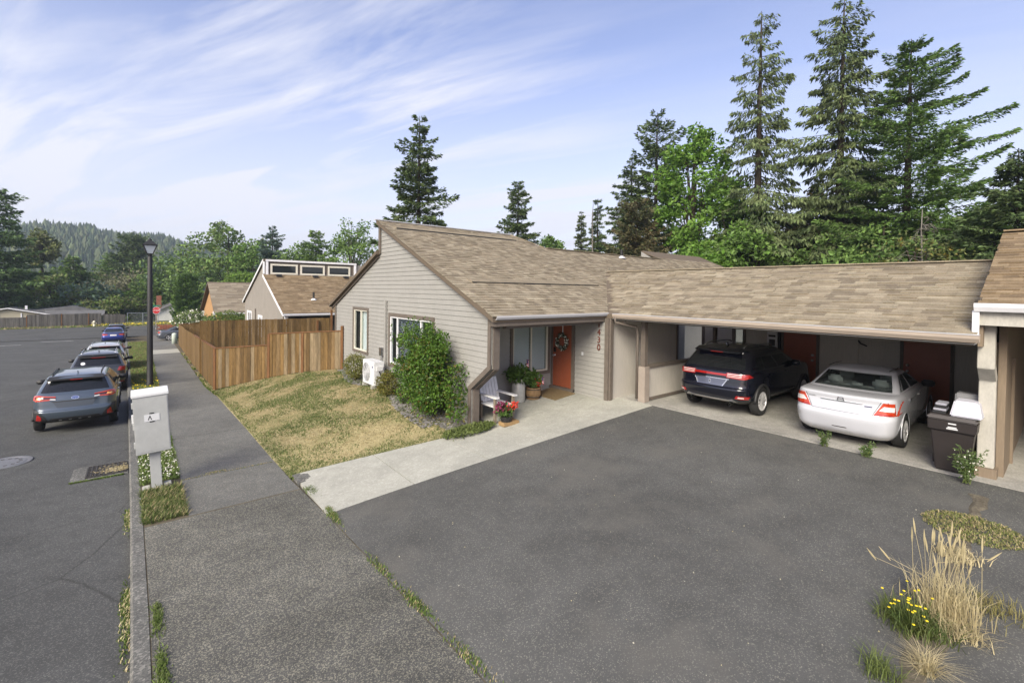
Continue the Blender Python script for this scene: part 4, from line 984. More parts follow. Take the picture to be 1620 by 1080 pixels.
def car(name, label, loc, rz, lv, P, win, wheels, extra, cladz=None, spokes=5, gl=None, group=None, rwheel=.33, interior=None, arch=1.13, trim=None):
    root = thing(name, label, 'car', loc, rz, group); ORG[root.name] = None
    lv = interp_levels(lv); L0 = max(l[2] for l in lv); V = []; F = []; MI = []; n = None
    for L in lv:
        pts, cat = half_outline(L, L0); full = pts+[(x, -y) for x, y in pts[-2:0:-1]]; n = len(full); h = len(pts)
        V += [(x, y, L[0]) for x, y in full]
    for i in range(len(lv)-1):
        zm = (lv[i][0]+lv[i+1][0])/2
        for k in range(n):
            j = (k+1) % n; F.append((i*n+k, i*n+j, (i+1)*n+j, (i+1)*n+k))
            kk = k if k < h-1 else n-1-k       # index of the segment in the half outline
            c0, c1 = cat[kk], cat[min(kk+1, h-1)]
            t = (c0[1]+c1[1])/2 if c0[0] == c1[0] else c1[1] if c1[0] != 'cor' else 0.1
            g_ = win(c1[0] if c0[0] != 'front' else 'front', t, zm)
            MI.append(1 if g_ else 2 if cladz and zm < cladz else 0)
    nb = len(V); V.append(((lv[0][1]+lv[0][2])/2, 0, lv[0][0])); V.append(((lv[-1][1]+lv[-1][2])/2, 0, lv[-1][0]+.012))
    for k in range(n): j = (k+1) % n; F.append((j, k, nb)); MI.append(2); q = (len(lv)-1)*n; F.append((q+k, q+j, nb+1)); MI.append(0)
    me = bpy.data.meshes.new('body'); me.from_pydata(V, [], F); me.polygons.foreach_set('material_index', MI)
    mats = [P, gl or CGLASS, trim or CBLK, BLK]
    for m in mats: me.materials.append(m)
    tmp = bpy.data.objects.new('tmp_body', me); COL.objects.link(tmp)
    hw = max(l[3] for l in lv); cut = MB()
    for x in wheels:
        for s in (-1, 1): cut.lathe([(rwheel*arch, s*(hw-.34)), (rwheel*arch, s*(hw+.3))], (x, 0, rwheel), 36, 'y', 3)
    cme = cut.mesh('cut'); b = bmesh.new(); b.from_mesh(cme); bmesh.ops.recalc_face_normals(b, faces=b.faces); b.to_mesh(cme); b.free()
    for m in mats: cme.materials.append(m)
    ct = bpy.data.objects.new('tmp_cut', cme); COL.objects.link(ct)
    md = tmp.modifiers.new('b', 'BOOLEAN'); md.object = ct; md.operation = 'DIFFERENCE'; md.solver = 'EXACT'
    bpy.context.view_layer.update()
    res = bpy.data.meshes.new_from_object(tmp.evaluated_get(bpy.context.evaluated_depsgraph_get()))
    bpy.data.objects.remove(tmp); bpy.data.objects.remove(ct)
    bm = bmesh.new(); bm.from_mesh(res); bvh = BVHTree.FromBMesh(bm)
    # split by material; glass further by connected pane
    def take(faces, nm, m, smooth=True):
        b2 = bmesh.new(); mp = {}
        for f in faces:
            vv = []
            for v in f.verts:
                if v not in mp: mp[v] = b2.verts.new(v.co)
                vv.append(mp[v])
            try: nf = b2.faces.new(vv); nf.smooth = smooth
            except ValueError: pass
        m2 = bpy.data.meshes.new(nm); b2.to_mesh(m2); b2.free()
        o = link(nm, m2, m, root)
        if smooth: m2.set_sharp_from_angle(angle=math.radians(38))
        return o
    groups = {0: [], 2: [], 3: []}; gf = []
    for f in bm.faces: (gf if f.material_index == 1 else groups[f.material_index]).append(f)
    body = take(groups[0], 'body', P); 
    if groups[2]: take(groups[2], 'lower_cladding', trim or CBLK)
    if groups[3]: take(groups[3], 'wheel_well', BLK, False)
    seen = set(); gs = set(gf)
    for f in gf:
        if f in seen: continue
        comp = []; st_ = [f]; seen.add(f)
        while st_:
            a = st_.pop(); comp.append(a)
            for e in a.edges:
                for o in e.link_faces:
                    if o in gs and o not in seen: seen.add(o); st_.append(o)
        c = sum((q.calc_center_median() for q in comp), Vector())/len(comp)
        take(comp, 'rear_window' if abs(c.y) < .15 and c.x < L0/2 else 'windscreen' if abs(c.y) < .15 else 'side_window', gl or CGLASS)
    tm, rm, bk = wheel_meshes(rwheel, .205, spokes, (rwheel, spokes))
    for x in wheels:
        for s in (-1, 1):
            w_ = bpy.data.objects.new('wheel', tm); COL.objects.link(w_); w_.parent = root; w_.location = (x, s*(hw-.10), rwheel); w_.rotation_euler = (0, 0, 0 if s > 0 else math.pi)
            for me_, nm in ((rm, 'rim'), (bk, 'brake_disc')):
                o = bpy.data.objects.new(nm, me_); COL.objects.link(o); o.parent = w_
            ta = math.asin(clamp((lv[0][0]+.05-rwheel)/(rwheel*arch), -.9, .9))
            a = MB(); a.tube([(x+rwheel*arch*math.cos(t), s*(hw-.012), rwheel+rwheel*arch*math.sin(t)) for t in np.linspace(ta, math.pi-ta, 22)], .009 if not cladz else .034, 6); o = a.build('arch_lip', CBLK if cladz else P, root, smooth=True)
    D = lambda poly, mode, nm, m, **k: decal(bvh, poly, mode, nm, m, root, **k)
    extra(root, D, bvh, lv, hw, L0)
    bm.free()
    return root
def mirrors(root, x, y, z, m):
    for s in (-1, 1):
        me = MB().box(-.06, .07, -.11, .11, -.07, .07); o = me.build('mirror', m, root, bevel=.03, smooth=True); o.location = (x, s*(y+.12), z)
        MB().box(x-.02, x+.03, min(s*(y-.05), s*(y+.04)), max(s*(y-.05), s*(y+.04)), z-.06, z-.02).build('mirror_arm', CBLK, root)
def rails(root, bvh, x0, x1, y0, y1, m, lift=.045):
    for s in (-1, 1):
        pts = []
        for t in np.linspace(0, 1, 9):
            x, y = lerp(x0, x1, t), s*lerp(y0, y1, math.sin(t*math.pi*.5+.2)); h, nn_, _, _ = bvh.ray_cast(Vector((x, y, 4)), Vector((0, 0, -1)))
            z = h.z if h else 1.5; pts.append((x, y, z+(lift if 0 < t < 1 else -.01)))
        MB().tube(pts, .017, 6).build('roof_rail', m, root, smooth=True)
def fin(root, bvh, x, m):
    h, *_ = bvh.ray_cast(Vector((x, 0, 4)), Vector((0, 0, -1))); z = h.z-.01
    MB().prism([(x-.07, -.02, z), (x+.11, -.02, z), (x-.03, -.008, z+.075), (x-.06, -.008, z+.075)], (0, .03, 0)).build('antenna_fin', m, root)
def handles(D, xs, z, m, hw):
    for x in xs:
        for s in (1, -1): D([(x-.10, z-.016), (x+.10, z-.016), (x+.10, z+.016), (x-.10, z+.016)], 'side', 'door_handle', m, off=.022, thick=.03, sgn=s)
def seams(D, xs, z0, z1, sl=0.0):
    for x in xs:
        for s in (1, -1): D([(x-.005, z0), (x+.005, z0), (x+.005+sl, z1), (x-.005+sl, z1)], 'side', 'door_seam', CBLK, off=.0015, thick=.004, cell=.12, sgn=s)

# level tables: z, rear x, front x, half width, rear corner rx, ry, front corner rx, ry, rear bow, front bow
SUVL = [(.30, .30, 4.20, .76, .3, .25, .4, .35, .05, .1), (.37, .12, 4.38, .84, .3, .26, .45, .4, .06, .14), (.46, .05, 4.45, .89, .3, .26, .5, .45, .08, .2), (.60, .02, 4.48, .90, .3, .26, .5, .45, .09, .22),
        (.66, .03, 4.48, .90, .28, .25, .5, .45, .09, .22), (.70, .075, 4.47, .898, .26, .24, .5, .45, .09, .22), (.86, .10, 4.40, .90, .26, .24, .5, .45, .09, .24), (.98, .12, 4.25, .895, .25, .23, .5, .4, .09, .26), (1.04, .15, 3.9, .875, .26, .22, .4, .35, .09, .22), (1.09, .19, 3.35, .845, .26, .22, .3, .3, .08, .16),
        (1.14, .25, 3.22, .83, .26, .20, .25, .28, .08, .14), (1.42, .50, 2.62, .695, .24, .17, .2, .22, .08, .1), (1.475, .46, 2.48, .66, .24, .16, .2, .2, .07, .09), (1.50, .47, 2.40, .645, .24, .16, .2, .2, .07, .08), (1.545, .66, 2.2, .56, .25, .18, .25, .2, .06, .06), (1.575, 1.0, 1.95, .36, .2, .14, .2, .14, .04, .04)]
def suv_win(c, t, z):
    if c == 'rear' or (c == 'cor' and t < .5): return 1.15 < z < 1.45
    if c == 'front': return 1.15 < z < 1.46
    if c == 'side': return 1.14 < z < 1.43 and (.06 < t < .20 or .24 < t < .52 or .56 < t < .92)
    return False
SEDL = [(.20, .26, 4.28, .76, .3, .25, .4, .35, .06, .12), (.30, .10, 4.44, .83, .3, .26, .5, .45, .09, .18), (.44, .035, 4.52, .866, .3, .26, .55, .5, .12, .24), (.58, .0, 4.55, .876, .3, .26, .55, .5, .13, .26), (.64, .01, 4.55, .877, .3, .26, .55, .5, .13, .26), (.68, .055, 4.54, .877, .28, .25, .55, .5, .13, .26),
        (.80, .085, 4.44, .875, .28, .25, .55, .45, .13, .28), (.91, .10, 4.2, .865, .28, .25, .5, .4, .13, .3), (.985, .085, 3.75, .845, .28, .24, .4, .35, .13, .24), (1.02, .14, 3.45, .815, .28, .24, .3, .3, .12, .18), (1.04, .50, 3.30, .785, .25, .22, .25, .28, .10, .16), (1.065, .72, 3.2, .765, .22, .2, .25, .25, .10, .15),
        (1.33, 1.30, 2.55, .625, .2, .16, .2, .2, .08, .1), (1.385, 1.46, 2.36, .585, .2, .16, .2, .2, .07, .09), (1.425, 1.72, 2.15, .44, .14, .14, .14, .14, .05, .06), (1.438, 1.85, 2.05, .25, .07, .1, .07, .1, .03, .03)]
def sed_win(c, t, z):
    if c == 'rear' or (c == 'cor' and t < .75): return 1.068 < z < 1.345
    if c == 'front': return 1.07 < z < 1.36
    if c == 'side': return 1.06 < z < 1.34 and (.04 < t < .12 or .15 < t < .48 or .52 < t < .95)
    return False
def scale_lv(lv, sx=1, sy=1, sz=1): return [(l[0]*sz, l[1]*sx, l[2]*sx, l[3]*sy)+tuple(l[4:]) for l in lv]

# nearest parked car: blue grey crossover
def ex_near(root, D, bvh, lv, hw, L):
    for f in (lambda p: p, mir):
        D(f([(.40, .985), (.79, .965), (.835, 1.045), (.74, 1.075), (.40, 1.03)]), 'rear', 'tail_lamp', LAMPD, off=.012)
        D(f([(.40, 1.02), (.74, 1.055), (.835, 1.035), (.83, 1.07), (.74, 1.085), (.40, 1.04)]), 'rear', 'lamp_strip', LAMPO, off=.022)
        D(f([(.50, .955), (.80, .94), (.83, .975), (.52, .985)]), 'rear', 'lamp_strip', LAMPO, off=.022)
        D(f([(.80, .955), (.845, .97), (.845, 1.05), (.80, 1.05)]), 'rear', 'lamp_strip', LAMPO, off=.022)
        D(f([(.66, .99), (.78, .985), (.78, 1.035), (.68, 1.035)]), 'rear', 'turn_lens', AMBER, off=.02)
        D(f([(.40, .955), (.56, .975), (.50, .995), (.40, .985)]), 'rear', 'reverse_lens', LAMPW, off=.018)
        D(f([(.56, .40), (.86, .40), (.885, .74), (.80, .73), (.60, .50)]), 'rear', 'bumper_pod', CBLK, off=.014)
        D(f([(.67, .43), (.79, .43), (.75, .60), (.68, .53)]), 'rear', 'reflector', LAMP, off=.024)
    D([(-.60, .33), (.60, .33), (.50, .46), (-.50, .46)], 'rear', 'diffuser', CBLK, off=.014)
    for y in (-.3, -.1, .1, .3): D([(y-.03, .39), (y+.03, .39), (y+.03, .405), (y-.03, .405)], 'rear', 'diffuser_clip', STEEL, off=.022)
    D([(-.36, .73), (.36, .73), (.46, .90), (-.46, .90)], 'rear', 'plate_recess', mat('shaded recess paint', (.055, .068, .085), .3, metal=.4, coat=1), off=.006)  # darker copy of the body paint stands in for shade in the recess
    D([(-.46, .895), (.46, .895), (.50, .92), (-.50, .92)], 'rear', 'tailgate_handle', CBLK, off=.012)
    D([(.085*math.cos(a), .985+.042*math.sin(a)) for a in np.linspace(0, 6.28, 17)[:-1]], 'rear', 'badge', CHROME, off=.016); D([(.07*math.cos(a), .985+.031*math.sin(a)) for a in np.linspace(0, 6.28, 17)[:-1]], 'rear', 'badge_face', mat('badge blue', (.03, .06, .2), .2, coat=1), off=.019)
    for k, (y, z) in enumerate(((-.035, .992), (-.005, .975), (.012, .992), (.032, .978), (.045, .995), (-.015, .997))): D([(y-.007, z), (y, z-.007), (y+.007, z), (y, z+.007)], 'rear', 'badge_star', CHROME, off=.022)
    MB().prism([(.43, -.60, 1.475), (.43, .60, 1.475), (.62, .58, 1.545), (.62, -.58, 1.545)], (0, 0, -.03)).build('roof_spoiler', CBLK, root, bevel=.008)
    MB().box(.415, .43, -.13, .13, 1.445, 1.462).build('brake_light', LAMP, root)
    MB().tube([(.33, .02, 1.17), (.36, -.16, 1.19), (.385, -.38, 1.21)], .016, 6).build('wiper', CBLK, root)
    mirrors(root, 2.75, .86, 1.10, CBLK); rails(root, bvh, .72, 2.3, .52, .53, CBLK); fin(root, bvh, .95, paint('slate', (.075, .098, .125)))
    handles(D, (1.35, 2.3), .93, paint('slate', (.075, .098, .125)), hw); seams(D, (1.05, 2.05, 3.05), .4, 1.06)
car('parked_car', 'blue grey crossover parked nearest at the kerb, rear showing', (-1.40, 17.75, zs(18.2)-.105), math.pi/2, SUVL, paint('slate', (.075, .098, .125)), suv_win, (.90, 3.57), ex_near, cladz=.40, group='cars parked along the kerb', spokes=5, rwheel=.345)
def ex_suv(dark):
    def f_(root, D, bvh, lv, hw, L):
        for f in (lambda p: p, mir):
            D(f([(.60, .90), (.84, .90), (.86, 1.06), (.66, 1.06)]), 'rear', 'tail_lamp', LAMP if dark else LAMPO, off=.012)
            D(f([(.66, .40), (.82, .40), (.82, .47), (.66, .47)]), 'rear', 'reflector', LAMP)
        D([(-.28, .72), (.28, .72), (.28, .86), (-.28, .86)], 'rear', 'number_plate', LAMPW, off=.01)
        MB().prism([(.43, -.60, 1.475), (.43, .60, 1.475), (.62, .58, 1.545), (.62, -.58, 1.545)], (0, 0, -.03)).build('roof_spoiler', CBLK if dark else paint('silver', (.5, .51, .52)), root, bevel=.008)
        MB().box(.415, .43, -.22, .22, 1.445, 1.462).build('brake_light', LAMP, root)
        MB().tube([(.33, .02, 1.17), (.36, -.16, 1.19), (.385, -.38, 1.21)], .016, 6).build('wiper', CBLK, root)
        if dark: D([(.46+.07*math.cos(a), 1.24+.055*math.sin(a)) for a in np.linspace(0, 6.28, 13)[:-1]], 'rear', 'window_sticker', WHITEP, off=.004, thick=.003)
        mirrors(root, 2.75, .86, 1.10, CBLK if dark else CBLK); rails(root, bvh, .72, 2.3, .52, .53, STEEL); fin(root, bvh, .95, CBLK); handles(D, (1.35, 2.3), .93, CBLK, hw); seams(D, (1.05, 2.05, 3.05), .4, 1.06)
    return f_
car('parked_car', 'dark grey crossover with a round sticker in its rear window', (-1.30, 25.0, zs(25.4)-.11), math.pi/2, scale_lv(SUVL, 1.03, 1, 1.04), paint('graphite', (.045, .048, .05)), suv_win, (.92, 3.65), ex_suv(True), cladz=.42, group='cars parked along the kerb', rwheel=.35)
car('parked_car', 'silver white crossover between the dark crossover and the blue sedan', (-1.42, 32.3, zs(33)-.12), math.pi/2, scale_lv(SUVL, 1.0, .98, 1.0), paint('silver', (.50, .51, .52)), suv_win, (.90, 3.57), ex_suv(False), cladz=.36, group='cars parked along the kerb', rwheel=.335)
def ex_sed(root, D, bvh, lv, hw, L):
    for f in (lambda p: p, mir):
        D(f([(.42, .82), (.80, .78), (.83, .94), (.46, .93)]), 'rear', 'tail_lamp', LAMPO, off=.012)
    D([(-.24, .74), (.24, .74), (.24, .87), (-.24, .87)], 'rear', 'number_plate', LAMPW, off=.01)
    D([(-.42, .885), (.42, .885), (.42, .905), (-.42, .905)], 'rear', 'chrome_bar', CHROME, off=.01); D([(-.6, .24), (.6, .24), (.55, .36), (-.55, .36)], 'rear', 'diffuser', CBLK, off=.01)
    mirrors(root, 2.95, .80, 1.05, CBLK); handles(D, (1.35, 2.35), .88, CHROME, hw); seams(D, (1.15, 2.1, 3.2), .35, 1.0)
car('parked_car', 'blue sedan near the street junction', (-1.95, 59.5, zs(60)-.12), math.pi/2, scale_lv(SEDL, 1.05, 1.03, 1.02), paint('blue', (.018, .035, .20)), sed_win, (.98, 3.78), ex_sed, group='cars parked along the kerb', rwheel=.33)
car('parked_car', 'black car partly hidden ahead of the blue sedan', (-1.95, 66.0, zs(67)-.12), math.pi/2, scale_lv(SUVL, 1.03, 1, 1.05), paint('jet', (.02, .022, .028)), suv_win, (.92, 3.65), ex_suv(True), group='cars parked along the kerb', rwheel=.34)
car('parked_car', 'grey sedan standing sideways on the drive beyond the fence', (1.35, 58.6, zs(58.6)+.0), 0.0, scale_lv(SEDL, 1.07, 1.04, 1.02), paint('steel', (.10, .11, .13)), sed_win, (1.02, 3.85), ex_sed, rwheel=.335)

# carport cars
NAVY = paint('black navy', (.006, .007, .014), .3, .18)
def ex_mk(root, D, bvh, lv, hw, L):
    D([(-.60, .985), (.60, .985), (.60, 1.035), (-.60, 1.035)], 'rear', 'light_bar', LAMP, off=.016)
    for f in (lambda p: p, mir):
        D(f([(.40, .95), (.80, .935), (.90, .99), (.86, 1.055), (.40, 1.065)]), 'rear', 'tail_lamp', LAMP, off=.022)
        for z in (.975, 1.01, 1.04): D(f([(.42, z), (.74, z-.004), (.74, z+.008), (.42, z+.012)]), 'rear', 'lamp_strip', LAMPW, off=.028)
        D(f([(.62, .48), (.86, .47), (.88, .535), (.66, .55)]), 'rear', 'reflector', LAMP, off=.014); D(f([(.68, .50), (.80, .495), (.80, .52), (.70, .525)]), 'rear', 'reverse_lens', LAMPW, off=.02)
        t = MB().lathe([(.044, 0), (.044, .14), (.036, .14), (.036, .02)], (0, 0, 0), 14, 'x', cap=False); s = 1 if f([(1, 0)])[0][0] > 0 else -1
        t.v = [(x+.06, y+s*.50, z+.325) for x, y, z in t.v]; t.build('exhaust_tip', CHROME, root, smooth=True)
    D([(-.46, .90), (.46, .90), (.46, .918), (-.46, .918)], 'rear', 'chrome_bar', CHROME, off=.016)
    D([(-.31, .73), (.31, .73), (.42, .895), (-.42, .895)], 'rear', 'plate_recess', mat('recess sheen', (.10, .11, .16), .35, metal=.3, coat=1), off=.006)
    for p in ([(-.43, .895), (-.405, .895), (-.30, .73), (-.325, .73)], [(.43, .895), (.405, .895), (.30, .73), (.325, .73)]): D(p, 'rear', 'chrome_bar', CHROME, off=.012)
    for p in ([(-.022, .78), (.022, .78), (.022, .86), (-.022, .86)],): D(p, 'rear', 'badge', CHROME, off=.014)
    D([(-.012, .795), (.012, .795), (.012, .845), (-.012, .845)], 'rear', 'badge_inset', CBLK, off=.018)
    D([(-.66, .385), (.66, .385), (.56, .455), (.46, .43), (-.46, .43), (-.56, .455)], 'rear', 'skid_trim', STEEL, off=.016)
    MB().prism([(.43, -.60, 1.475*1.05), (.43, .60, 1.475*1.05), (.62, .58, 1.545*1.05), (.62, -.58, 1.545*1.05)], (0, 0, -.03)).build('roof_spoiler', NAVY, root, bevel=.008)
    MB().box(.412, .43, -.16, .16, 1.515, 1.535).build('brake_light', LAMP, root); MB().tube([(.34, .02, 1.23), (.37, -.16, 1.25), (.395, -.38, 1.27)], .016, 6).build('wiper', STEEL, root)
    mirrors(root, 2.8, .87, 1.16, NAVY); rails(root, bvh, .75, 2.45, .50, .52, CHROME); fin(root, bvh, 1.0, NAVY); handles(D, (1.4, 2.4), .98, NAVY, hw); seams(D, (1.1, 2.1, 3.1), .42, 1.1)
    for s in (1, -1): D([(1.25, .42), (3.25, .42), (3.25, .44), (1.25, .44)], 'side', 'sill_strip', CHROME, off=.01, sgn=s)
car('sport_utility_car', 'glossy black utility vehicle parked in the carport', (11.0, 5.74, .004), 0, scale_lv(SUVL, 1.02, 1.03, 1.055), NAVY, suv_win, (.92, 3.62), ex_mk, cladz=.42, spokes=10, rwheel=.355)
WHT = paint('white', (.52, .53, .57), .1, .25)
def ex_civ(root, D, bvh, lv, hw, L):
    for f in (lambda p: p, mir):
        D(f([(.52, .70), (.845, .715), (.885, .80), (.865, .935), (.66, .955)]), 'rear', 'tail_lamp', LAMPO, off=.012)
        D(f([(.60, .80), (.80, .79), (.80, .875), (.67, .885)]), 'rear', 'reverse_lens', LAMPW, off=.022)
        D(f([(.55, .715), (.78, .725), (.79, .745), (.57, .74)]), 'rear', 'lamp_strip', LAMP, off=.02)
        D(f([(.625, .965), (.635, .965), (.505, .69), (.495, .69)]), 'rear', 'boot_seam', CBLK, off=.003, thick=.004)
    D([(-.50, .685), (.50, .685), (.50, .691), (-.50, .691)], 'rear', 'boot_seam', CBLK, off=.003, thick=.004)
    D([(-.30, .70), (.30, .70), (.34, .855), (-.34, .855)], 'rear', 'plate_recess', paint('white shade', (.50, .51, .55), .1, .3), off=.004, thick=.006)
    D([(-.34, .872), (.34, .872), (.36, .89), (-.36, .89)], 'rear', 'boot_garnish', CHROME, off=.012)
    for p in ([(-.06, .90), (-.045, .90), (-.033, .96), (-.048, .96)], [(.06, .90), (.045, .90), (.033, .96), (.048, .96)], [(-.045, .924), (.045, .924), (.045, .936), (-.045, .936)]): D(p, 'rear', 'badge', CHROME, off=.014)
    D([(-.075, .892), (.075, .892), (.06, .90), (-.06, .90)], 'rear', 'badge', CHROME, off=.013); D([(-.05, .962), (.05, .962), (.05, .97), (-.05, .97)], 'rear', 'badge', CHROME, off=.013)
    for k in range(5): D([(.45+.026*k, .905), (.468+.026*k, .905), (.468+.026*k, .922), (.45+.026*k, .922)], 'rear', 'letter', STEEL, off=.008)
    D([(-.50, .84), (-.38, .84), (-.38, .86), (-.50, .86)], 'rear', 'trim_badge', mat('badge navy', (.03, .035, .10), .4), off=.008)
    D([(.70, .50), (.76, .50), (.76, .55), (.70, .55)], 'rear', 'bumper_sticker', STEEL, off=.003, thick=.003); D([(-.12, .37), (.12, .37), (.14, .385), (-.1, .39)], 'rear', 'scuff', IRON, off=.002, thick=.002)
    mirrors(root, 2.95, .80, 1.05, CBLK); handles(D, (1.35, 2.3), .90, CHROME, hw); seams(D, (1.10, 2.10, 3.2), .32, 1.0)
    SEAT = mat('pale seat cloth', (.36, .38, .37), .9)
    for y in (-.40, .0, .40):
        b_ = MB().box(-.05, .05, -.14, .14, -.10 if y else -.05, .10 if y else .05).build('headrest', SEAT, root, bevel=.045, smooth=True); b_.location = (1.28, y, 1.13 if y else 1.06)
    for y in (-.38, .38):
        b_ = MB().box(-.05, .05, -.14, .14, -.11, .11).build('headrest', SEAT, root, bevel=.045, smooth=True); b_.location = (2.05, y, 1.15)
    MB().box(1.28, 1.42, -.62, .62, .4, 1.05).build('rear_seat', SEAT, root, bevel=.03); MB().box(.75, 1.30, -.66, .66, .985, 1.03).build('parcel_shelf', mat('shelf cloth', (.16, .17, .17), .9), root); MB().box(.5, 3.2, -.7, .7, .3, .36).build('cabin_floor', DARKIN, root)
    for y in (-.38, .38): MB().box(1.95, 2.1, y-.24, y+.24, .45, 1.03).build('front_seat', SEAT, root, bevel=.03)
    for s in (-1, 1): MB().tube([(1.30, s*.535, 1.425), (1.75, s*.545, 1.432), (2.2, s*.53, 1.425)], .008, 5).build('roof_moulding', CBLK, root)
car('sedan', 'white four door sedan parked beside the black vehicle', (10.78, 2.92, .004), math.radians(1), SEDL, WHT, sed_win, (.95, 3.62), ex_civ, spokes=7, rwheel=.325, gl=CCLEAR)

# ------------------------------------------------------------------ street furniture
LP = thing('street_lamp', 'black post lamp with four sided lantern beside the pavement', 'street lamp', (.37, 25.2, zs(25.2)))
zb = zs(25.2)
MB().lathe([(.145, -.05), (.145, .10), (.115, .16), (.108, 1.5), (.088, 5.55), (.06, 5.6)], (.37, 25.2, zb), 16).build('post', BLK, LP, smooth=True)
MB().lathe([(.05, 0), (.085, .06), (.05, .12)], (.37, 25.2, zb+5.58), 12).build('neck', BLK, LP, smooth=True)
def pyr(c, w0, w1, z0, z1): return [[(c[0]+sx*w_, c[1]+sy*w_, z) for sx, sy in ((-1, -1), (1, -1), (1, 1), (-1, 1))] for w_, z in ((w0, z0), (w1, z1))]
a, b = pyr((.37, 25.2), .10, .23, zb+5.70, zb+6.06)
fr_ = MB()
for i in range(4): fr_.beam(a[i], b[i], .03, .03)
for q in (a, b):
    for i in range(4): fr_.beam(q[i], q[(i+1) % 4], .035, .03)
fr_.build('lantern_frame', BLK, LP)
for i in range(4):
    g_ = MB(); g_.face([a[i], a[(i+1) % 4], b[(i+1) % 4], b[i]]); g_.build('pane', glass('frosted lantern', (.55, .60, .68), alpha=.3, rough=.25) if i == 0 else bpy.data.materials['frosted lantern'], LP)
c0, c1 = pyr((.37, 25.2), .27, .07, zb+6.07, zb+6.27)
hd = MB()
for i in range(4): hd.face([c0[i], c0[(i+1) % 4], c1[(i+1) % 4], c1[i]])
hd.face(c0); hd.face(c1); hd.build('lantern_roof', BLK, LP); MB().lathe([(.07, 0), (.07, .04), (.03, .06), (.03, .10), (.01, .12)], (.37, 25.2, zb+6.27), 10).build('finial', BLK, LP)
# utility cabinet on its post, leaning a little
UC = thing('utility_cabinet', 'leaning pale grey utility cabinet on a square post', 'cabinet', (.27, 11.12, zs(11.1)))
UC.rotation_euler = (0, math.radians(-3.2), 0)
UGR = mat('grey enamel', (.40, .41, .40), .5, nscale=[2, 9], namt=.10); z0 = zs(11.1)
MB().box(.19, .36, 11.06, 11.18, z0-.05, z0+.76).build('post', UGR, UC, bevel=.006)
MB().box(.0, .53, 10.96, 11.30, z0+.72, z0+1.80).build('cabinet_body', UGR, UC, bevel=.008)
MB().prism([(-.015, 10.945, z0+1.80), (-.015, 11.315, z0+1.80), (-.015, 11.315, z0+1.90), (-.015, 10.945, z0+1.85)], (.56, 0, 0)).build('cabinet_lid', mat('lit lid enamel', (.62, .63, .63), .4), UC, bevel=.006)  # lid paler than the body: light on its top put into the colour
MB().box(.02, .51, 10.956, 10.9605, z0+.76, z0+1.76).build('cabinet_door', UGR, UC)
MB().box(.155, .385, 10.950, 10.9545, z0+1.33, z0+1.46).build('notice', WHITEP, UC)
nm = MB(); nm.face([(.205, 10.949, z0+1.355), (.222, 10.949, z0+1.355), (.248, 10.949, z0+1.43), (.236, 10.949, z0+1.435)]); nm.face([(.255, 10.949, z0+1.355), (.27, 10.949, z0+1.355), (.248, 10.949, z0+1.43), (.24, 10.949, z0+1.42)]); nm.build('notice_mark', BLK, UC)
for z in (1.465, 1.31): MB().box(.235, .305, 10.949, 10.955, z0+z, z0+z+.02).build('tape', BLK, UC)
for z in (.85, 1.2, 1.6): MB().box(-.02, .0, 11.0, 11.08, z0+z, z0+z+.10).build('hinge', UGR, UC)
MB().box(-.03, -.001, 11.1, 11.2, z0+1.3, z0+1.45).build('latch', WHITEP, UC)
for x in (.05, .38): MB().box(x, x+.12, 11.0, 11.2, z0-.06, z0+.05).build('footing', CONC, UC, bevel=.01)
# drain, manhole, water meter lid
DG = thing('drain_grate', 'rusty storm drain grate in the gutter before the cabinet', 'drain', (-.7, 13.3, zs(13.3)-.13))
def zr(x, y): return zs(y)-.13+.012*min(6, max(0, -1-x))**.9
dm = MB(); 
zq = lambda y: zs(y)-.118
fpoly = [(-1.10, 12.78), (-.18, 12.78), (-.18, 13.82), (-1.02, 13.82), (-1.10, 13.7)]
dm.prism([(x, y, zq(y)-.06) for x, y in fpoly], (0, 0, .06)); dm.build('concrete_apron', KERB, DG)
MB().prism([(x, y, zq(y)+.002) for x, y in ((-.86, 12.92), (-.22, 12.92), (-.22, 13.68), (-.86, 13.68))], (0, 0, .002)).build('drain_dark', mat('drain void', (.004, .004, .004), 1), DG)  # flat black sheet stands in for the darkness below the grate
gi_ = MB()
for i in range(10): x = -.86+.071*i; gi_.prism([(x-.011, 12.92, zq(12.92)+.004), (x+.011, 12.92, zq(12.92)+.004), (x+.011, 13.68, zq(13.68)+.004), (x-.011, 13.68, zq(13.68)+.004)], (0, 0, .018))
for i in range(8): y = 12.92+.76*i/7; gi_.box(-.87, -.21, y-.022, y+.022, zq(y)+.0045, zq(y)+.0225)
gi_.build('grate', IRON, DG)
dl = [(-.75+g.uniform(0, .5), 12.95+g.uniform(0, .3)) for k in range(500)]; dl = np.array([(x, y, zq(y)+.02) for x, y in [(-.22-abs(g.normal(0, .2)), 13.0+abs(g.normal(0, .22))) for k in range(700)] if x > -.8 and y < 13.7])
V1, F1 = leaves(dl, .06, 51, .9, .15, .05); tag(stuff('leaf_litter', V1, F1, [G_STRAW]), 'brown dead needles lying on the drain grate', 'litter', kind='stuff')
pz = np.array([(x, 12.76+g.normal(0, .015), zs(12.7)-.13) for x in g.uniform(-1.1, -.25, 500)]); V1, F1 = blades(pz, .045, .015, .9, .2, 53); tag(stuff('drain_weeds', V1, F1, [G_BRIGHT]), 'fringe of green weeds along the storm drain', 'weeds', kind='stuff')
MH = thing('manhole_cover', 'round iron manhole cover in the road', 'manhole cover', (-2.38, 15.3, 0)); zm = zr(-2.38, 15.3)
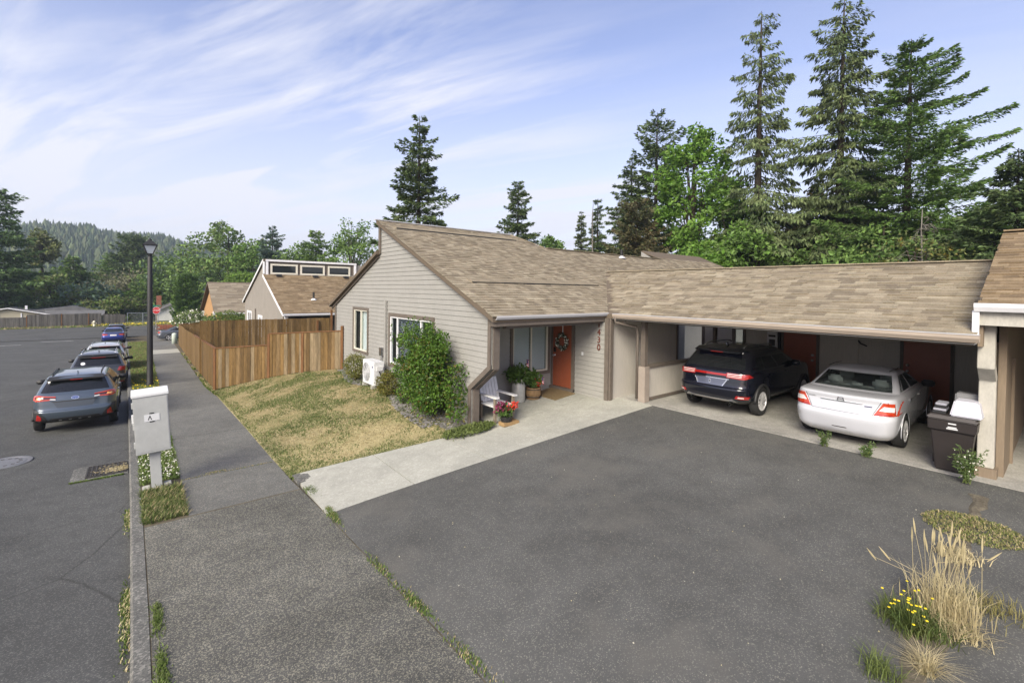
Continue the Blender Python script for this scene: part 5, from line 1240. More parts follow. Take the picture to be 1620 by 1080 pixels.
MB().lathe([(.46, 0), (.46, .012), (.39, .014), (.385, .008), (.37, .008), (.365, .014), (.001, .015)], (-2.38, 15.3, zm), 36).build('cover', mat('worn manhole iron', (.20, .20, .205), .5, metal=.3, nscale=20, namt=.3), MH)
for k in range(14): a = k*2*math.pi/14; MB().box(-2.41+.27*math.cos(a), -2.35+.27*math.cos(a), 15.288+.27*math.sin(a), 15.312+.27*math.sin(a), zm+.0145, zm+.02).build('lug', IRON, MH)
WM = thing('meter_box', 'small concrete water meter box set in the end of the walk', 'meter box', (2.7, 9.75, zs(9.7)))
zz = zd(2.7, 9.7)+.013; MB().box(2.50, 2.92, 9.58, 9.90, zz-.02, zz+.008).build('frame', KERB, WM); MB().box(2.55, 2.87, 9.63, 9.85, zz+.008, zz+.014).build('lid', AGGD, WM, bevel=.002)
# stop sign with street name plate
SS = thing('stop_sign', 'red octagonal stop sign with green street name plate at the junction', 'sign', (0, 0, 0)); c = atY(247, 491, 68); x, z = c[0], c[2]
MB().tube([(x, 68.06, zs(68)-.1), (x, 68.06, z+.55)], .04, 8).build('post', STEEL, SS)
oc = lambda r: [(x+r*math.cos(math.pi/8+k*math.pi/4), 68, z+r*math.sin(math.pi/8+k*math.pi/4)) for k in range(8)]
MB().prism(oc(.42), (0, .02, 0)).build('sign_border', WTRIM, SS); MB().prism([(a, b-.004, c_) for a, b, c_ in oc(.385)], (0, .003, 0)).build('sign_face', mat('sign red', (.50, .02, .02), .4), SS)
text('sign_text', 'STOP', .31, WTRIM, SS, frame_mtx((x, 67.99, z), (1, 0, 0), (0, 0, 1)), .002)
MB().box(x-.42, x+.42, 68.0, 68.02, z+.47, z+.63).build('name_plate', mat('sign green', (.02, .18, .11), .4), SS)
# far bits across the junction
HG = thing('grey_roof_house', 'tan house with low grey roof behind the grey fence', 'house', (-14, 99, -3))
MB().prism([(-22, 97, -3.4), (-22, 97, -1.75), (-15.5, 97, -.55), (-10.2, 97, -1.65), (-10.2, 97, -3.4)], (0, 8, 0)).build('wall', mat('tan wall', (.36, .33, .25), .8), HG)
MB().prism([(-22.4, 96.6, -1.85), (-14.6, 96.6, -.42), (-9.4, 96.6, -1.62), (-9.4, 96.6, -1.75), (-14.6, 96.6, -.55), (-22.4, 96.6, -1.98)], (0, .25, 0)).build('rake_board', WTRIM, HG)
hr = MB(); hr.prism([(-14.6, 96.7, -.40), (-9.2, 96.7, -1.62), (-9.2, 96.7, -1.75), (-14.6, 96.7, -.55), (-22.6, 96.7, -1.9), (-22.6, 96.7, -1.8)], (0, 10, 0)); HR = hr.build('roof', GREYROOF, HG)
MB().prism([(-12.6, 98.5, -.95), (-8.0, 98.5, -.30), (-4.4, 98.5, -1.35), (-4.4, 98.5, -1.6), (-12.6, 98.5, -1.6)], (0, 9, 0)).build('roof', GREYROOF, HG)
MB().prism([(-11, 96.0, -1.75), (-4.2, 96.0, -1.70), (-4.2, 98.6, -1.05), (-11, 98.6, -1.0)], (0, 0, .12)).build('porch_roof', GREYROOF, HG)
MB().box(-11, -4.5, 98.6, 98.7, -3.2, -1.1).build('wall', mat('tan wall shade', (.30, .28, .22), .8), HG)
for x in (-15.6, -13.3): MB().box(x-.06, x+.06, 96.9, 96.99, -3, -1.2).build('trim_board', WTRIM, HG)
MB().box(-13.2, -12.95, 99, 99.25, -.9, -.2).build('chimney', WTRIM, HG)
HW = thing('white_house', 'small white house with dark roof behind the stop sign', 'house', (5, 100, -3)); a, b = atY(246, 487, 100)[0], 9.5
MB().prism([(a+.3, 100, -3.4), (a+.3, 100, -1.3), (6.2, 100, .6), (b+1.6, 100, -1.3), (b+1.6, 100, -3.4)], (0, 8, 0)).build('wall', mat('white wall', (.62, .62, .58), .8, nscale=1, namt=.08), HW)
MB().prism([(a-.3, 99.6, -1.5), (6.2, 99.6, .85), (b+2.2, 99.6, -1.5), (b+2.2, 99.6, -1.7), (6.2, 99.6, .6), (a-.3, 99.6, -1.7)], (0, 9, 0)).build('roof', GREYROOF, HW)
MB().box(a+.2, a+.9, 103, 103.7, -2, 1.3).build('chimney', mat('brick red', (.26, .10, .06), .9, nscale=6, namt=.3), HW)
BW = thing('brick_wall', 'low red brick retaining wall beyond the grey sedan', 'wall', (4, 71.5, -3)); BR = [mat('brick %d' % i, c, .9, nscale=12, namt=.2) for i, c in enumerate(((.24, .085, .05), (.20, .07, .045), (.28, .11, .06)))]
rg = random.Random(9)
for r in range(6):
    x = 2.0-(.25 if r % 2 else 0)
    while x < 8: MB().box(x+.012, x+.50, 71.5, 71.7, -3.0+r*.2+.012, -2.8+r*.2).build('brick', rg.choice(BR), BW); x += .512
MB().box(1.85, 8.5, 71.53, 71.68, -3.0, -1.82).build('mortar', mat('mortar', (.30, .27, .24), .95), BW)
UP = thing('utility_pedestal', 'pale green utility pedestal at the end of the fence', 'pedestal', (2.55, 52.6, zs(52.6))); MB().lathe([(.2, -.1), (.2, .85), (.17, .95), (.001, 1.0)], (2.55, 52.6, zs(52.6)), 14).build('housing', mat('pale green plastic', (.46, .52, .44), .6), UP, smooth=True)
HYD = thing('fire_hydrant', 'small pale fire hydrant on the verge before the grey fence', 'hydrant', (-5, 89.2, -3)); MB().lathe([(.2, 0), (.2, .08), (.15, .1), (.15, .6), (.19, .62), (.19, .68), (.13, .8), (.04, .9)], (-5, 89.2, -3.0), 12).build('barrel', mat('hydrant cream', (.6, .56, .42), .6), HYD, smooth=True); MB().tube([(-5.28, 89.2, -2.5), (-4.72, 89.2, -2.5)], .07, 8).build('nozzle', bpy.data.materials['hydrant cream'], HYD)
MB().box(-90, 60, 88.0, 88.16, -3.2, -2.94).build('far_kerb', KERB)['kind'] = 'structure'
g = np.random.default_rng(60); P = np.stack([g.uniform(-26, 9, 9000), g.uniform(88.2, 93.5, 9000), np.full(9000, -3.0)], 1); grid('far_verge_ground', [-90, -30, 0, 60], [88.15, 92, 100], lambda x, y: -2.98, GROUNDM)
V1, F1 = blades(P, .30, .10, .9, .2, 61); V2, F2 = leaves(np.stack([g.uniform(-5.5, 9, 600), g.uniform(88.3, 92, 600), np.full(600, -2.75)], 1), .11, 62, .6, 1, .1)
o = stuff('roadside_flowers', np.concatenate([V1, V2]), np.concatenate([F1, F2+len(V1)]), [G_BRIGHT, G_DRY, YEL], mi=np.concatenate([np.tile((g.uniform(0, 1, 9000) < .45).astype(int), 3), np.full(len(F2), 2)])); tag(o, 'yellow flowering verge across the far street', 'verge', kind='stuff')

# ------------------------------------------------------------------ things around the porch
AC = thing('heat_pump', 'white heat pump unit between shrubs at the gable wall', 'heat pump', (5.95, 14.6, -.1)); z0 = zlawn(5.9, 14.4)
MB().box(5.78, 6.12, 13.98, 14.92, z0+.10, z0+.86).build('casing', WHITEP, AC, bevel=.012)
def ring(c, r0, r1, x): return [(x, c[0]+r1*math.cos(t), c[1]+r1*math.sin(t)) for t in np.linspace(0, 2*math.pi, 33)[:-1]]
fc = (14.60, z0+.48)
MB().prism(ring(fc, 0, .30, 5.779), (-.004, 0, 0)).build('fan_recess', mat('fan grey', (.16, .165, .17), .6), AC)
fg = MB()
for r in np.linspace(.05, .30, 9): fg.tube(ring(fc, 0, r, 5.768)+[ring(fc, 0, r, 5.768)[0]], .004, 4, cap=False)
for k in range(8): a = k*math.pi/4; fg.tube([(5.766, fc[0], fc[1]), (5.766, fc[0]+.3*math.cos(a), fc[1]+.3*math.sin(a))], .004, 4)
fg.build('fan_grille', WHITEP, AC)
MB().box(5.774, 5.779, 14.08, 14.14, z0+.66, z0+.72).build('badge', mat('badge navy dot', (.05, .06, .2), .5), AC)
for y in (14.05, 14.75): MB().box(5.74, 6.16, y, y+.10, z0-.05, z0+.098).build('foot', CONC, AC)
MB().box(5.86, 6.06, 13.94, 13.979, z0+.58, z0+.72).build('valve_cover', WHITEP, AC)
for k in range(3): MB().tube([(5.95+.03*k, 13.95, z0+.55-.1*k), (5.97+.03*k, 13.80, z0+.32-.05*k), (6.15, 13.70, z0+.30+.05*k), (6.36, 13.78, z0+.45)], .022, 7).build('pipe', CBLK, AC, smooth=True)
EM = thing('electric_disconnect', 'small grey metal disconnect box above the heat pump', 'electric box', (6.36, 14.8, .9)); MB().box(6.28, 6.375, 14.62, 14.80, z0+.95, z0+1.22).build('box', STEEL, EM, bevel=.006); MB().tube([(6.33, 14.71, z0+.95), (6.33, 14.71, z0+.6)], .02, 7).build('conduit', STEEL, EM)
CH = thing('garden_chair', 'white wooden garden chair behind the wing wall', 'chair', (7.2, 9.45, zd(7.2, 8)))
cz = zd(7.2, 8); WD_ = mat('weathered arm wood', (.24, .20, .15), .85, nscale=20, namt=.3); WCH = mat('worn white paint', (.72, .72, .72), .7, nscale=8, namt=.15)
for x, y, h in ((6.92, 9.12, .62), (7.50, 9.12, .62), (6.92, 9.72, .45), (7.50, 9.72, .45)): MB().beam((x, y, cz), (x, y+.0, cz+h), .06, .06, (0, 1, 0)).build('leg', WD_, CH)
for i in range(6): MB().box(6.90, 7.52, 9.10+.105*i, 9.19+.105*i, cz+.38, cz+.405).build('seat_slat', WCH, CH)
for i in range(6): MB().prism([(6.93+.10*i, 9.70, cz+.42), (7.015+.10*i, 9.70, cz+.42), (7.015+.10*i, 9.88, cz+1.0), (6.93+.10*i, 9.88, cz+1.0)], (0, .02, 0)).build('back_slat', WCH, CH)
for x in (6.90, 7.48): MB().box(x-.03, x+.08, 9.02, 9.78, cz+.62, cz+.65).build('arm', WCH, CH)
def leafy(part, c, r, n, size, m, seed, name='foliage', up=.3):
    g = np.random.default_rng(seed); d = g.normal(size=(n, 3)); d /= np.linalg.norm(d, axis=1)[:, None]; P = np.asarray(c)+d*np.asarray(r)*(g.uniform(.15, 1, n)**.5)[:, None]
    V, F = leaves(P, size, seed+1, .2, .5, up); off = root_origin(part); o = link(name, raw_mesh(name, V-np.array(off), F), m, part); return o
PLANT = foliage('potted leaves', (.05, .10, .02), (.10, .17, .035), 6, .25)
MC = thing('milk_can_planter', 'pale milk can planter full of green leaves under the porch window', 'planter', (8.5, 10.1, zd(8.5, 8))); pz = zd(8.5, 8)
MB().lathe([(.19, 0), (.20, .04), (.20, .48), (.16, .56), (.15, .62), (.18, .65), (.17, .66)], (8.5, 10.1, pz), 20).build('can', mat('galvanised grey', (.42, .42, .39), .5, metal=.2, nscale=6, namt=.2), MC, smooth=True); leafy(MC, (8.48, 10.08, pz+.80), (.42, .32, .28), 420, .13, PLANT, 71)
BP = thing('barrel_planter', 'wooden barrel planter with upright green plant by the door mat', 'planter', (8.98, 10.0, zd(9, 8))); pz = zd(9, 8)
MB().lathe([(.19, 0), (.235, .16), (.22, .34), (.19, .34), (.18, .30)], (8.98, 10.0, pz), 20).build('barrel', mat('barrel wood', (.24, .15, .07), .8, nscale=12, namt=.3), BP)
for z in (.06, .27): MB().lathe([(.225, 0), (.23, .03)], (8.98, 10.0, pz+z), 20).build('hoop', IRON, BP)
leafy(BP, (8.95, 9.98, pz+.56), (.26, .22, .26), 260, .14, PLANT, 73, up=.8); leafy(BP, (9.08, 9.90, pz+.47), (.2, .12, .1), 60, .08, RED, 75, 'flowers')
def flag(label, x, y, z, h, lean=.1):
    f = thing('small_flag', label, 'flag', (x, y, z)); MB().tube([(x, y, z), (x+lean*h, y, z+h)], .006, 5).build('stick', WD_, f)
    fx, fz = x+lean*h, z+h; st_ = mat('flag red', (.5, .03, .03), .7), mat('flag white', (.7, .7, .72), .7)
    for k in range(7): MB().prism([(fx+.005, y-.004, fz-.03*k-.03), (fx+.05, y-.012, fz-.03*k-.05), (fx+.09, y, fz-.03*k-.075), (fx+.09, y, fz-.03*k-.045), (fx+.05, y-.012, fz-.03*k-.02), (fx+.005, y-.004, fz-.03*k)], (0, .002, 0)).build('stripe', st_[k % 2], f)
    MB().prism([(fx+.004, y-.016, fz-.115), (fx+.05, y-.016, fz-.135), (fx+.05, y-.016, fz-.02), (fx+.004, y-.016, fz)], (0, .002, 0)).build('canton', mat('flag blue', (.02, .03, .12), .7), f)
flag('small flag on a stick in the milk can planter', 8.62, 9.95, zd(8.5, 8)+.75, .48); flag('small flag hanging at the barrel planter', 9.12, 9.76, zd(9, 8)+.25, .42, -.05)
FT = thing('flower_tray', 'wooden tray of red geraniums and purple leaves before the chair', 'flower tray', (7.15, 8.85, zd(7.1, 8))); pz = zd(7.1, 8)
MB().box(6.92, 7.40, 8.74, 8.98, pz, pz+.09).build('tray', mat('tray wood', (.34, .22, .10), .8, nscale=15, namt=.3), FT, bevel=.006)
MB().lathe([(.12, .05), (.15, .22), (.14, .22)], (7.08, 8.87, pz), 14).build('pot', BLK, FT); leafy(FT, (7.08, 8.87, pz+.34), (.24, .18, .17), 230, .10, PLANT, 77); leafy(FT, (6.98, 8.93, pz+.42), (.17, .14, .13), 120, .11, PINK, 79, 'purple_leaves'); leafy(FT, (7.22, 8.80, pz+.47), (.17, .10, .09), 90, .07, RED, 81, 'flowers')
DMt = thing('door_mat', 'tan woven mat lying before the red front door', 'mat', (9.75, 9.75, 0)); MB().prism([(9.25, 9.35, zd(9.25, 8)+.006), (10.08, 9.35, zd(10.08, 8)+.006), (10.08, 10.35, zd(10.08, 8)+.006), (9.25, 10.35, zd(9.25, 8)+.006)], (0, 0, .02)).build('weave', mat('coir', (.24, .17, .08), .95, nscale=50, namt=.5), DMt)
WR = thing('wreath', 'green and white leaf wreath hung on the red front door', 'wreath', (10.15, 10.0, 1.45)); g = np.random.default_rng(83)
th = g.uniform(0, 6.283, 420); rr = .21+g.normal(0, .032, 420); P = np.stack([10.16+g.normal(0, .012, 420), 10.0+rr*np.cos(th), 1.45+rr*np.sin(th)], 1)
V1, F1 = leaves(P, .075, 84, 0, .5, 0); link('leaves', raw_mesh('leaves', V1-np.array(ORG[WR.name]), F1), foliage('wreath green', (.05, .07, .045), (.10, .13, .09), 9, .1), WR)
V1, F1 = leaves(P[::6]-np.array([.025, 0, 0]), .055, 85, 0, .9, 0); link('blossoms', raw_mesh('blossoms', V1-np.array(ORG[WR.name]), F1), WHF, WR)
MB().tube([(10.165, 10.0+.21*math.cos(t), 1.45+.21*math.sin(t)) for t in np.linspace(0, 6.283, 25)], .012, 6).build('hoop', BARK, WR); MB().box(10.17, 10.184, 9.985, 10.015, 1.62, 2.04).build('ribbon', WHITEP, WR)
# bin with things on its lid
TB = thing('wheelie_bin', 'dark brown wheeled bin beside the cream bent post', 'bin', (10.98, 1.28, 0)); BN = mat('brown bin plastic', (.024, .019, .018), .45, nscale=4, namt=.15)
def taper(c, w0, d0, w1, d1, z0, z1): return [(c[0]+sx*d0/2, c[1]+sy*w0/2, z0) for sx, sy in ((-1, -1), (1, -1), (1, 1), (-1, 1))], [(c[0]+sx*d1/2, c[1]+sy*w1/2, z1) for sx, sy in ((-1, -1), (1, -1), (1, 1), (-1, 1))]
def frust(c, w0, d0, w1, d1, z0, z1, name, m, part, bevel=.02):
    a, b = taper(c, w0, d0, w1, d1, z0, z1); mb = MB(); mb.v = a+b; mb.f = [(3, 2, 1, 0), (4, 5, 6, 7)]+[(i, (i+1) % 4, 4+(i+1) % 4, 4+i) for i in range(4)]; mb.m = [0]*6; return mb.build(name, m, part, bevel=bevel)
bc = (11.0, 1.28); frust(bc, .42, .52, .55, .66, .02, .72, 'bin_body', BN, TB); frust((10.99, 1.28), .60, .72, .62, .74, .721, .90, 'bin_collar', BN, TB, .015); frust((10.98, 1.28), .64, .76, .60, .70, .905, .97, 'bin_lid', mat('bin lid plastic', (.045, .038, .036), .5), TB, .02)
for z, w_ in ((.855, .10), (.795, .11), (.770, .14)): MB().box(10.612, 10.622, 1.27-w_/2, 1.27+w_/2, z-.008, z+.010).build('bin_print', WHITEP, TB)
for s in (-1, 1): lt = MB().lathe([(.10, -.03), (.10, .03)], (11.24, 1.28+s*.27, .10), 16, 'y'); lt.build('wheel', TYRE, TB)
LT = thing('storage_tub', 'upturned pale grey storage tub lying on the bin lid', 'tub', (10.92, 1.14, .98)); frust((10.93, 1.12), .40, .46, .30, .36, .975, 1.24, 'tub_body', mat('pale grey plastic', (.50, .50, .56), .5), LT, .02)
LB = thing('box_lid', 'shallow dark grey lid leaning behind the pale tub', 'lid', (11.2, 1.05, .98)); frust((11.25, 1.1), .44, .3, .40, .26, .975, 1.32, 'lid_body', mat('mid grey plastic', (.17, .17, .175), .6), LB, .02)
CB = thing('bundle', 'small dark stack of packaging on the left of the bin lid', 'packaging', (10.95, 1.45, .98))
for k, m in enumerate((BLK, mat('bundle film', (.30, .30, .34), .4), BLK, bpy.data.materials['bundle film'])): MB().box(10.78+.01*k, 11.1, 1.37, 1.55-.012*k, .975+.045*k, 1.015+.045*k).build('packet', m, CB, bevel=.008)

# ------------------------------------------------------------------ shrubs and weeds
PHOT = foliage('glossy hedge leaf', (.040, .092, .012), (.10, .18, .025), 2.2, .25, .38, .2); PHOTR = foliage('bronze leaf', (.13, .09, .02), (.09, .11, .02), 3, .2)
YGR = foliage('yellow green shrub', (.10, .13, .02), (.17, .15, .03), 4, .2)
def shrub(name, label, lobes, n, size, mats, seed, stem=None, cat='shrub', frac=.12):
    c = lobes[0][0]; base = (c[0], c[1], lobes[0][2] if len(lobes[0]) > 2 else zlawn(c[0], c[1]))
    r = thing(name, label, cat, base); g = np.random.default_rng(seed); Ps = []
    vol = np.array([np.prod(l[1])**(2/3) for l in lobes]); vol /= vol.sum()
    for l, v in zip(lobes, vol):
        k = int(n*v); d = g.normal(size=(k, 3)); d /= np.linalg.norm(d, axis=1)[:, None]
        ph = np.sin(d[:, 0]*5+d[:, 1]*4+seed)*.06+np.sin(d[:, 2]*9-d[:, 0]*7)*.05
        Ps.append(np.asarray(l[0])+d*np.asarray(l[1])*((g.uniform(.10, 1, k)**.33)*(1+ph))[:, None])
    P = np.concatenate(Ps); P = P[P[:, 2] > base[2]-.02]; V, F = leaves(P, size, seed+1, .1, .55, .45); mi = np.tile((g.uniform(0, 1, len(P)) < frac).astype(int), 2) if len(mats) > 1 else None
    link('foliage', raw_mesh('foliage', V-np.array(base), F, mi), mats, r)
    for k in range(4 if stem is None else stem):
        q = lobes[k % len(lobes)][0]; MB().tube([(base[0]+.05*k-.08, base[1]+.06*k-.1, base[2]-.05), (lerp(base[0], q[0], .6), lerp(base[1], q[1], .6), lerp(base[2], q[2], .6)), tuple(q)], [.03, .02, .008], 6).build('stem', BARK, r)
    return r
gh = np.random.default_rng(90); HEDGE = [((5.85, 10.75, .60), (.55, 1.15, .72)), ((5.87, 10.72, 1.2), (.42, .72, .55))]
for k in range(30):
    a_ = gh.uniform(-1, 1); zz_ = gh.uniform(0, 1); wy = 1.42*(1-.62*zz_**1.5); HEDGE.append(((5.82+gh.normal(0, .22)*(1-.4*zz_), 10.75+a_*wy+.05*(1-zz_), .05+1.62*zz_), (.24+.16*gh.random(), .28+.20*gh.random(), .24+.16*gh.random())))
shrub('hedge_shrub', 'large glossy green shrub covering half the gable window', HEDGE, 15000, .085, [PHOT, PHOTR], 91)
o = bpy.data.objects[[k for k in ORG if k.startswith('hedge_shrub')][0]]; g = np.random.default_rng(92)
sp = []
for k in range(44):
    y = g.uniform(9.7, 12.4); x = 5.9+g.normal(0, .15); z = 1.55+g.uniform(0, .3)-abs(y-11)*.25; t = g.uniform(0, 1, 26); L = g.uniform(.25, .6); sp.append(np.stack([x+t*g.normal(0, .1)+g.normal(0, .03, 26), y+t*g.normal(0, .12)+g.normal(0, .03, 26), z+t*L], 1))
V1, F1 = leaves(np.concatenate(sp), .08, 93, .1, .5, .8); link('shoots', raw_mesh('shoots', V1-np.array(ORG[o.name]), F1), PHOT, o)
shrub('round_shrub', 'small round yellow green shrub left of the heat pump', [((5.9, 15.9, .30), (.40, .52, .45))], 3200, .05, [YGR, PHOTR], 94)
shrub('round_shrub', 'small reddish shrub between heat pump and large shrub', [((5.75, 12.85, .20), (.36, .42, .38))], 2600, .05, [YGR, PHOTR], 95, frac=.45)
def ground_cover(name, label, pts, h, mats, seed): V1, F1 = leaves(np.asarray(pts), h, seed, .2, .5, .8); tag(stuff(name, V1, F1, mats), label, 'ground cover', kind='stuff')
g = np.random.default_rng(96); pts = []
for k in range(1500):
    a, r = g.uniform(0, 6.28), g.uniform(0, 1)**.5; x, y = 6.15+.62*r*math.cos(a)*1.1, 9.12+.30*r*math.sin(a)-.08*(math.cos(a)*r); pts.append((x, y, zd(x, 8)+.04+g.uniform(0, .14)*(1-r*.6)))
ground_cover('ivy_patch', 'low green ground cover at the foot of the wing wall', pts, .07, [G_GREEN], 97)
pts = [(5.9+g.normal(0, .2), y, 0) for y in g.uniform(12.2, 18, 500)]; pts = [(x, y, zlawn(x, y)+.02) for x, y, z in pts]; ground_cover('bed_weeds', 'scattered weeds in the gravel bed by the gable wall', pts, .07, [G_GREEN], 98)
shrub('flowering_bush', 'cream flowering bush behind the street side fence', [((*atY(303, 486, 58)[:2], -.9), (1.7, 1.8, 1.5)), ((*atY(322, 498, 57)[:2], -1.4), (1.4, 1.4, 1.2))], 3600, .24, [foliage('bush green', (.09, .14, .035), (.15, .20, .06), 1.5), WHF], 99, frac=.16)
c = atY(360, 497, 46); shrub('climbing_bush', 'light green bush growing along the cottage front', [((c[0], 46, .0), (1.6, .9, .95)), ((c[0]+1.5, 46, -.2), (1.3, .8, .8))], 2400, .2, [foliage('bush light', (.10, .16, .03), (.17, .22, .06), 1.5)], 101)
def tuft(name, label, x, y, n, h, w_, m, seed, spread=.08, lean=.7, bend=.35, cat='grass tuft', z=None):
    z = zd(x, y) if z is None else z; r = thing(name, label, cat, (x, y, z)); g = np.random.default_rng(seed); P = np.stack([g.normal(0, spread, n), g.normal(0, spread, n), np.zeros(n)], 1)
    V, F = blades(P, h, w_, lean, bend, seed); link('blades', raw_mesh('blades', V, F), m, r)['kind'] = 'stuff'; return r
DG_ = tuft('dry_grass_clump', 'tall straw coloured grass clump with seed heads on the dirt strip', 6.55, .80, 420, .42, .007, G_STRAW, 110, .12, .5, .2)
g = np.random.default_rng(111)
for k in range(34):
    x, y = g.normal(0, .15), g.normal(0, .14); a = g.uniform(0, 6.28); l = g.uniform(.02, .28) if k > 3 else .8; h = g.uniform(.55, .86); p1 = (x+math.cos(a)*l*h, y+math.sin(a)*l*h, h*(1-.3*l)); s = MB()
    s.tube([(x, y, 0), (x+math.cos(a)*l*h*.4, y+math.sin(a)*l*h*.4, h*.55), p1], [.003, .0025, .002], 4); me = s.mesh('stalk'); link('stalk', me, G_STRAW, DG_)
    hd_ = MB(); d = Vector((math.cos(a)*l, math.sin(a)*l, 1)).normalized(); p = Vector(p1); hd_.tube([p-d*.05, p, p+d*.06, p+d*.12], [.003, .009, .008, .001], 5); link('seed_head', hd_.mesh('seed_head'), G_STRAW, DG_)
YW = tuft('flowering_weed', 'bushy green weed with yellow flowers beside the straw clump', 6.12, .98, 800, .22, .010, foliage('weed dark green', (.06, .095, .025), (.12, .14, .04), 5), 112, .12, 1.1, .2)
for k in range(26):
    x, y, h = g.normal(-.02, .14), g.normal(.02, .13), g.uniform(.14, .34); MB_ = MB(); MB_.tube([(x*.6, y*.6, .05), (x, y, h)], .003, 4); link('stalk', MB_.mesh('stalk'), G_GREEN, YW)
    q = MB(); q.lathe([(.004, -.004), (.013, .0), (.012, .004), (.004, .006)], (x, y, h), 9); link('flower', q.mesh('flower'), YEL, YW)
tuft('dry_grass_clump', 'low dry brown grass behind the straw clump', 6.95, .50, 260, .16, .007, foliage('olive straw', (.27, .23, .09), (.20, .19, .07), 4), 113, .13, 1.2, .3)
tuft('dry_grass_clump', 'flattened pale straw at the foot of the straw clump', 6.3, .68, 300, .2, .007, G_STRAW, 117, .10, 1.6, .4)
tuft('straw_tuft', 'small pale straw tuft nearest the camera', 5.52, .78, 190, .28, .006, G_STRAW, 114, .025, 1.5, .5)
tuft('green_tuft', 'thin green grass tuft left of the small straw tuft', 5.22, 1.06, 140, .24, .008, G_GREEN, 115, .07, .9, .3)
tuft('dry_grass_clump', 'dry brown grass between straw clump and mossy mat', 7.85, .86, 260, .12, .01, G_STRAW, 116, .12, .8, .3)
g = np.random.default_rng(118); mp_ = []
for k in range(3200):
    a, r = g.uniform(0, 6.28), g.uniform(0, 1)**.5; x, y = 8.75+.42*r*math.cos(a), .82+.52*r*math.sin(a); mp_.append((x, y, zd(x, y)+.01+.03*(1-r)))
patch('mat_weed', 'flat yellow green weed mat spreading over the driveway', 'weed', mp_, .035, .012, [foliage('mat weed leaf', (.16, .19, .05), (.22, .24, .08), 6), G_DRY], .3, 119, lean=1.8)
def leafweed(label, x, y, z, h, n, seed, fl=None):
    r = thing('leafy_weed', label, 'weed', (x, y, z)); g = np.random.default_rng(seed); Ps = []
    for k in range(n):
        a = g.uniform(0, 6.28); l = g.uniform(.1, .55); hh = h*g.uniform(.5, 1.0); tip = (math.cos(a)*l*hh, math.sin(a)*l*hh, hh); link('stalk', MB().tube([(g.normal(0, .03), g.normal(0, .03), 0), (tip[0]*.4, tip[1]*.4, hh*.5), tip], [.006, .005, .002], 4).mesh('stalk'), G_GREEN, r)
        t = g.uniform(.15, 1, 34); Ps.append(np.stack([tip[0]*t+g.normal(0, .025, 34), tip[1]*t+g.normal(0, .025, 34), hh*t], 1))
    P = np.concatenate(Ps); V, F = leaves(P, .055, seed+1, .2, .4, .3); link('foliage', raw_mesh('foliage', V, F), foliage('weed leaf %d' % seed, (.07, .12, .03), (.12, .17, .06), 8), r)
    if fl is not None: V, F = leaves(P[::fl[0]], fl[2], seed+2, .2, .9, .2); link('flowers', raw_mesh('flowers', V, F), fl[1], r)['kind'] = 'stuff'
leafweed('tall leafy weed growing at the foot of the cream bent post', 10.35, 1.05, 0, .62, 16, 121, (9, WHF, .03))
leafweed('thin weed on the slab edge behind the white sedan', 10.55, 3.1, 0, .34, 7, 123)
leafweed('leafy weed with one yellow flower by the white sedan wheel', 10.52, 2.4, 0, .30, 9, 125, (150, YEL, .05))

